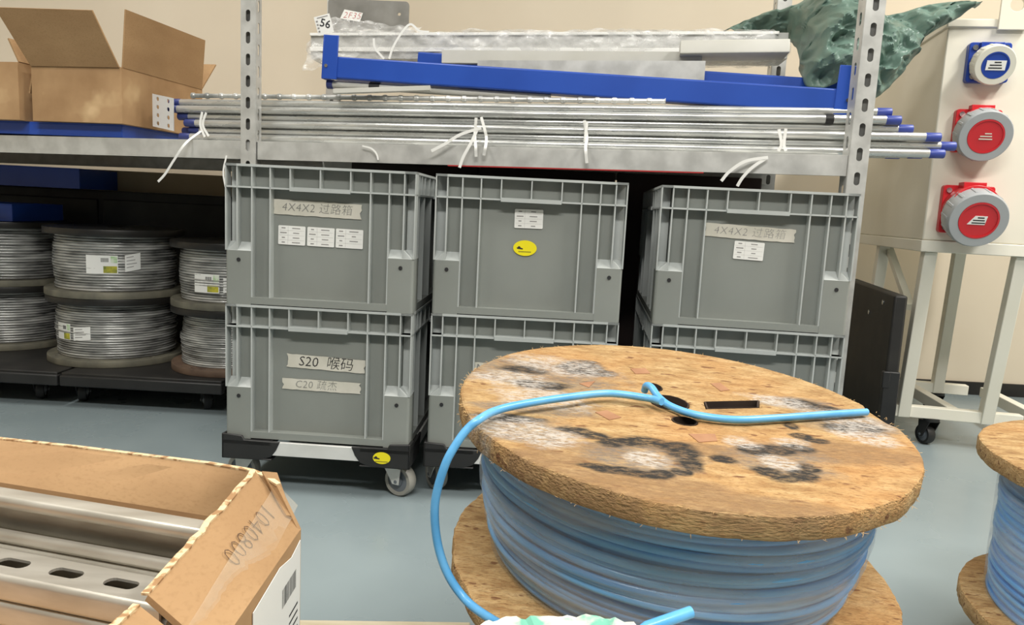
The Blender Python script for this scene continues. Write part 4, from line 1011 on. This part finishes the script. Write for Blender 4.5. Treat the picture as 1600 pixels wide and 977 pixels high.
# crate-like block the spool stands on, out of the picture below
def low_spool(label, c, zt, r):
    t = thing('cable_spool', label, 'cable spool', trs((c[0], c[1], 0)))
    for z in (0, zt-.022):
        me = flat_curve('flange', [rough_loop(r, 90, .002, z+2), [(.03*math.cos(-a*.3), .03*math.sin(-a*.3)) for a in range(21)]], .022, .002); me.materials.append(K['osb2']); place('flange', me, t, Matrix.Translation((0, 0, z+.011)))
    mb = MB(); mb.lathe([(.05, .022), (r*.8, .022), (r*.8, zt-.022), (.05, zt-.022)], 48); mb.build('wound_cable', K['cabledk'], t)
low_spool('small chipboard spool standing underneath the big spool of blue cable', (SB.x+.01, SB.y+.0), SB.z-.20*.104-.001, .17)

# second spool at the right edge
S2 = V((.884, .97, 0)); z2t = .345; h2 = .245; R2 = .25
sp2 = thing('cable_spool', 'chipboard spool of cable cut off at the picture edge, beside the cabinet', 'cable spool', trs((S2.x, S2.y, z2t-h2)))
for z, sd in ((0, 5.), (h2-STH, 6.)):
    me = flat_curve('flange', [rough_loop(R2, 200, .003, sd), [(.03*math.cos(-a*.3), .03*math.sin(-a*.3)) for a in range(21)]], STH, .0035); me.materials.append(K['osb2']); place('flange', me, sp2, Matrix.Translation((0, 0, z+STH/2)))
mb = MB(); mb.lathe([(.06, STH), (.212, STH), (.214, h2-STH), (.06, h2-STH)], 64)
for k in range(18): 
    z = STH+.004+k*.0111; mb.tube([((.2135+.001*math.sin(k*5))*math.cos(2*math.pi*i/72), (.2135+.001*math.sin(k*5))*math.sin(2*math.pi*i/72), z) for i in range(72)], .0037, 6, closed=True)
mb.build('wound_cable', K['cabledk'], sp2, smooth=60)
mb = MB(); mb.lathe([(.219, STH+.001), (.221, .08), (.220, h2-STH-.001)], 72, None, False, lambda an, r, z: (r+mnoise.noise(V((math.cos(an)*6, math.sin(an)*6, z*30)))*.002, z)); mb.build('film', K['film'], sp2, smooth=60)
low_spool('small chipboard spool standing underneath the spool at the picture edge', (S2.x+.02, S2.y), z2t-h2-.001, .16)

# ------------------------------------------------------------------ loose blue cable over the spool
def tp(px, py, up=.0065): return atp(px, py, SC+SN*up, SN)
pts = [tp(1354, 644, .006), tp(1290, 648), tp(1220, 653), tp(1150, 656), tp(1090, 649), tp(1050, 636, .006), tp(1030, 622, .010), tp(1018, 606, .016), tp(1010, 603, .014), tp(1007, 611, .006)]
tail = [tp(1034, 628, .014), tp(1010, 622, .011), tp(950, 615, .011), tp(880, 622, .013), tp(810, 633, .012), tp(772, 643, .011), tp(750, 655, .013), at(731, 670, .701), at(713, 694, .695), at(695, 728, .69), at(680, 785, .69), at(683, 845, .69), at(700, 898, .685), at(730, 940, .675), at(768, 968, .64), at(800, 985, .60)]
lc = thing('loose_cable', 'light blue cable lying over the spool top and looping down beside it', 'cable', Matrix.Translation(pts[0]))
MB().tube(curve_path(pts, 10), .0042, 12).build('cable_end', K['cable'], lc, world=True, smooth=60)
MB().tube(curve_path(tail, 10), .0042, 12).build('cable_loop', K['cable'], lc, world=True, smooth=60)

# ------------------------------------------------------------------ white and teal wrapped roll at the bottom edge
TC = at(893, 958, .545); rT = .118
t = thing('wrapped_drum', 'white and teal wrapped drum with torn fibrous rim at the bottom edge', 'drum', trs((TC.x, TC.y-rT, 0)))
zT = TC.z
def torn(an, r, z):
    if z > zT-.03 and r > .05: return r+mnoise.noise(V((math.cos(an)*9, math.sin(an)*9, z*40)))*.004, z+mnoise.noise(V((math.cos(an)*14, math.sin(an)*14, 3)))*.004+mnoise.noise(V((math.cos(an)*50, math.sin(an)*50, 3)))*.0022
    return r, z
mb = MB(); mb.lathe([(.0, .0), (rT, 0), (rT, zT-.04), (rT, zT-.004), (rT-.003, zT), (rT-.03, zT-.003), (rT-.035, zT-.012), (.0, zT-.012)], 200, None, False, torn); mb.build('drum', K['teal'], t, smooth=30)
a = at(1012, 980, .50); b = at(1080, 956.5, .515)
ce = MB(); ce.tube([a+V((-.03, -.01, -.02)), a, b], .0043, 12); tag(ce.build('cable_stub', K['cable']), 'short cut end of light blue cable sticking up beside the torn drum', 'cable')
# pale plank edge on the floor
p0 = atz(440, 968, .03); p1 = atz(735, 972, .03)
mb = MB(); e = (p1-p0).normalized(); n = V((-e.y, e.x, 0)); mb.bar(p0-n*.05-V((0, 0, .015)), p1-n*.05-V((0, 0, .015)), .1, .03); tag(mb.build('plank', K['plank'], bevel=.002), 'pale wooden plank lying on the floor between open box and spool', 'plank')

# ------------------------------------------------------------------ open cardboard box of strut channels, lower left
zb_in = .2555
lowbox = thing('cardboard_box', 'closed cardboard box underneath the open box of strut channels', 'cardboard box', trs((-.62, .50, 0)))
MB().hexa([(-.40, -.24, 0), (.42, -.24, 0), (.42, .10, 0), (-.40, .24, 0), (-.40, -.24, zb_in-.002), (.42, -.24, zb_in-.002), (.42, .10, zb_in-.002), (-.40, .24, zb_in-.002)]).build('carton', K['card2'], lowbox, bevel=.002)
TH = .0045; zc = .3575
U = V((math.cos(R(12)), -math.sin(R(12)), 0)); Nv = V((math.sin(R(12)), math.cos(R(12)), 0))     # along / away
K1 = at(470, 850, .615); K1 = V((K1.x, K1.y, zc)); K2 = at(395, 977, .497); K2 = V((K2.x, K2.y, zc))
dirr = (K2-K1).normalized(); K3 = K1+dirr*.36
B0 = V((K1.x, K1.y, 0))                                   # back right corner
BLc = B0-U*.80
tb = thing('cardboard_box', 'open cardboard box packed with strut channels, white barcode label on its end', 'cardboard box', Matrix.Translation((B0.x-.3, B0.y, zb_in)))
def wallq(a, b, z0, z1, th, nrm, a2=None, b2=None):
    a = V(a); b = V(b); a2 = V(a2 or a); b2 = V(b2 or b); n = V(nrm)*th
    return MB().hexa([V((a.x, a.y, z0)), V((b.x, b.y, z0)), V((b.x, b.y, z0))+n, V((a.x, a.y, z0))+n, V((a2.x, a2.y, z1)), V((b2.x, b2.y, z1)), V((b2.x, b2.y, z1))+n, V((a2.x, a2.y, z1))+n])
mb = MB()
F3 = V((K3.x, K3.y, 0)); FLc = F3-U*.8
w = wallq(BLc, B0, zb_in, zc, TH, -Nv); mb.add(w.v, w.f)
inn = V((dirr.y, -dirr.x, 0)); inn = inn if inn.x < 0 else -inn
w = wallq(B0, F3, zb_in, zc, TH, inn); mb.add(w.v, w.f)
w = wallq(FLc, F3, zb_in, zc, TH, Nv); mb.add(w.v, w.f)
mb.hexa([V((p.x, p.y, zb_in)) for p in (FLc, F3, B0, BLc)]+[V((p.x, p.y, zb_in+.003)) for p in (FLc, F3, B0, BLc)])
mb.build('carton', K['card2'], tb, world=True)
# upper back flap: follows the rim in the picture, rounding at its end
rim = [at(-160, 664, .80), at(0, 685, .745), at(120, 698, .71), at(250, 714, .675), at(330, 724, .652), at(395, 735, .638), at(420, 745, .630), at(437, 757, .622)]
foot = [V((B0-U*s).to_tuple()) for s in (.78, .55, .44, .30, .21, .11, .05, .0)]
vs = []; nn = len(rim)
for r_, f_ in zip(rim, foot):
    f_ = V((f_.x, f_.y, zc)); vs += [f_, r_, r_-Nv*TH, f_-Nv*TH]
fs = [(0, 1, 2, 3), tuple(4*(nn-1)+k for k in (3, 2, 1, 0))]
for i in range(nn-1):
    for k in range(4): fs.append((4*i+k, 4*i+4+k, 4*i+4+(k+1) % 4, 4*i+(k+1) % 4))
MB().add(vs, fs).build('flap', K['card'], tb, world=True, smooth=50)
ed = MB()
for i in range(nn-1):
    a, b = rim[i], rim[i+1]; ed.bar(a-Nv*TH/2+V((0, 0, .0006)), b-Nv*TH/2+V((0, 0, .0006)), TH*1.1, .0016)
ed.build('cut_edge', K['cardedge'], tb, world=True, label='pale corrugated cut edge')
# leaning end flap with a torn notch
T1 = at(400, 738, .628); T2 = at(232, 930, .447); T3 = at(180, 977, .405); T4 = T3+(T3-T2)*1.2
def along(z_, s): return V((K1+dirr*s)[:2]+(z_,))
outn = -inn
def flap2(a0, a1, s0, s1, jag=0, seed=1):
    n = 16; rnd = random.Random(seed); vs = []
    top = []
    for i in range(n+1):
        q = i/n; t_ = a0.lerp(a1, q)+V((rnd.uniform(-1, 1)*jag*.5, 0, rnd.uniform(-1, 1)*jag)); b_ = along(zc, s0+(s1-s0)*q); top.append(t_)
        nn_ = (V((0, 1, 0)).cross(t_-b_)).normalized(); nn_ = nn_ if nn_.x < 0 else -nn_
        vs += [b_, t_, t_+nn_*TH, b_+nn_*TH]
    fs = [(0, 1, 2, 3), tuple(4*n+k for k in (3, 2, 1, 0))]
    for i in range(n):
        for k in range(4): fs.append((4*i+k, 4*i+4+k, 4*i+4+(k+1) % 4, 4*i+(k+1) % 4))
    return MB().add(vs, fs), top
m1, top1 = flap2(T1, T2, .004, .185, .0012)
end_flap = m1.build('flap', K['card'], tb, world=True, smooth=50)
m2, top2 = flap2(T2+V((-.002, -.008, -.004)), T4, .193, .33, .001, 2)
m2.build('flap', K['card'], tb, world=True, smooth=50)
ed = MB()
for top in (top1, top2):
    for a, b in zip(top[:-1], top[1:]): ed.bar(a+V((-TH*.45, 0, .0004)), b+V((-TH*.45, 0, .0004)), TH*1.1, .0018)
ed.build('cut_edge', K['cardedge'], tb, world=True, label='pale corrugated cut edge')
# folded tuck at the back corner
mb = MB(); a = T1+V((.006, -.002, 0)); mb.hexa([a, a+V((.012, .004, -.002)), a+V((.03, -.012, -.034)), a+V((.026, -.016, -.032)), a+V((0, 0, .002)), a+V((.012, .004, .0)), a+V((.031, -.012, -.032)), a+V((.027, -.016, -.03))]); mb.build('tuck', K['card'], tb, world=True)
# printed number on the end flap, clear tape over it
pa = T1.lerp(along(zc, .004), .5); pb = T2.lerp(along(zc, .185), .5); ex = (pa-pb).normalized()
ez = (V((0, 0, 1)).cross(ex)); nf = ex.cross((T1-along(zc, .004)).normalized()); nf = nf if nf.x > 0 else -nf
upv = nf.cross(ex).normalized(); 
MT = MW[tb.name].inverted() @ frame(pa.lerp(pb, .34)+nf*.0009+upv*.002, -ex, -upv, nf)
K['brownink'] = mat('dark_brown_ink', srgb(84, 62, 46), None, 5, .8)
writing('1040800', .024, K['brownink'], end_flap, MW[end_flap.name].inverted() @ MW[tb.name] @ MT, 1.05, -.0006)
mb = MB(); vs = []
st = [pa+ex*.012-upv*.002+nf*.004] + [pa.lerp(pb, q)-upv*(.004+.014*q)+nf*(.0016+.0006*math.sin(q*30)) for q in (.05, .15, .3, .45, .6, .75, .9, 1.0)]
mb.ribbon(st, [upv*.028+nf*.001]*len(st), .0003); mb.build('clear_tape', K['tapeclear'], tb, world=True, label='strip of clear packing tape')
# barcode label on the end wall
la = along(0, .03); zz0, zz1 = zb_in+.004, zc-.004
Pq = [along(zc-.006, .006), along(zc-.004, .118), along(zc-.085, .118), along(zc-.088, .006)]
Pq = [along(zc-.010, .006), along(zc-.028, .03), along(zc-.018, .06), along(zc-.03, .12), along(zb_in+.006, .12), along(zb_in+.006, .006)]
Pq = [along(zc-.008, .005), along(zc-.012, .03), along(zc-.006, .06), along(zc-.01, .12), along(zb_in+.006, .12), along(zb_in+.006, .005)]
lb_ = MB().prism([p+outn*.0006 for p in Pq], outn*.0006).build('label', K['paper'], tb, world=True, label='white shipping label with barcodes')
p = MB(); rnd = random.Random(11)
def barblock(s0, s1, z0, z1, n):
    for k in range(n):
        a = s0+(s1-s0)*k/n; w_ = (s1-s0)/n*rnd.uniform(.2, .62)
        p.prism([along(z0, a)+outn*.00125, along(z0, a+w_)+outn*.00125, along(z1, a+w_)+outn*.00125, along(z1, a)+outn*.00125], outn*.00006)
barblock(.018, .056, zc-.044, zc-.028, 24); barblock(.05, .09, zc-.085, zc-.060, 22)
for k in range(4):
    z_ = zc-.062-.007*k; p.prism([along(z_, .012)+outn*.00125, along(z_, .036)+outn*.00125, along(z_+.002, .036)+outn*.00125, along(z_+.002, .012)+outn*.00125], outn*.00006)
p.build('print', K['ink'], lb_, world=True)
# strut channels
def strut(label, O, open_dir, L_=.72, slots=False):
    """41 x 21 mm lipped channel running along U, O = right end, centre of section; open_dir = side of the mouth"""
    t = thing('strut_channel', label, 'steel channel', Matrix.Translation(O), 'strut channels in the cardboard box'); w = .0205; q_ = .0104; g = .011; th = .0022; lip = .006; r = .0042
    def arc(cx, cy, a0, a1, rr, n=4): return [(cx+rr*math.cos(R(a0+(a1-a0)*k/n)), cy+rr*math.sin(R(a0+(a1-a0)*k/n))) for k in range(n+1)]
    half = arc(-w+r, -q_+r, 270, 180, r) + arc(-w+r, q_-r, 180, 90, r) + arc(-g-r*.6, q_-r, 90, 0, r*.9) + [(-g+r*.3, q_-lip)]
    half += [(-g+r*.3-th, q_-lip), (-g-r*.9, q_-th), (-w+r, q_-th), (-w+th, q_-r), (-w+th, -q_+r), (-w+r, -q_+th)]
    v = V(open_dir).normalized(); u = U.cross(v); mb = MB()
    for h_ in (half, [(-x, y) for x, y in half]): mb.prism([O+u*x+v*y for x, y in h_], -U*L_)
    if not slots: mb.prism([O+u*x+v*y for x, y in ((-w+r, -q_), (w-r, -q_), (w-r, -q_+th), (-w+r, -q_+th))], -U*L_)
    mb.build('channel', K['strut'], t, world=True, smooth=50)
    if slots:
        s = slotted(2*(w-r), L_, .050, .0125, .0285, .0495); q = MB(); q.add(s.v, s.f, frame(O+u*(-w+r)+v*(-q_+th/2), u, v, -U)); q.build('slotted_web', K['strut'], t, world=True, solid=th, smooth=0)
    return t
qa = atz(0, 777, .3855)
OA = V((qa.x, qa.y, .365))+Nv*.0104; OA = OA+U*((-.238-OA.x)/U.x)
OA.z = .3648
strut('steel strut channel on its side with the mouth showing, beside cardboard wall', OA, -Nv, .62)
OC = OA-Nv*.0325; OC.z = .3340; OC = OC-U*.006; strut('slotted steel strut channel with oval holes upward, in front of the raised one', OC, (0, 0, -1), .62, True)
for k in range(3):
    o = OC.copy(); o.z = .3340-.0212*(k+1); strut('steel strut channel flat in the stack under the slotted one, %s below it' % ['first', 'second', 'third'][k], o-U*.003, (0, 0, -1), .6)
for k in range(4):
    o = OA+Nv*.010; o.z = .3338-.0212*k; strut('steel strut channel under the one lying on its side, %s below it' % ['first', 'second', 'third', 'fourth'][k], o-U*.003, (0, 0, -1), .6)
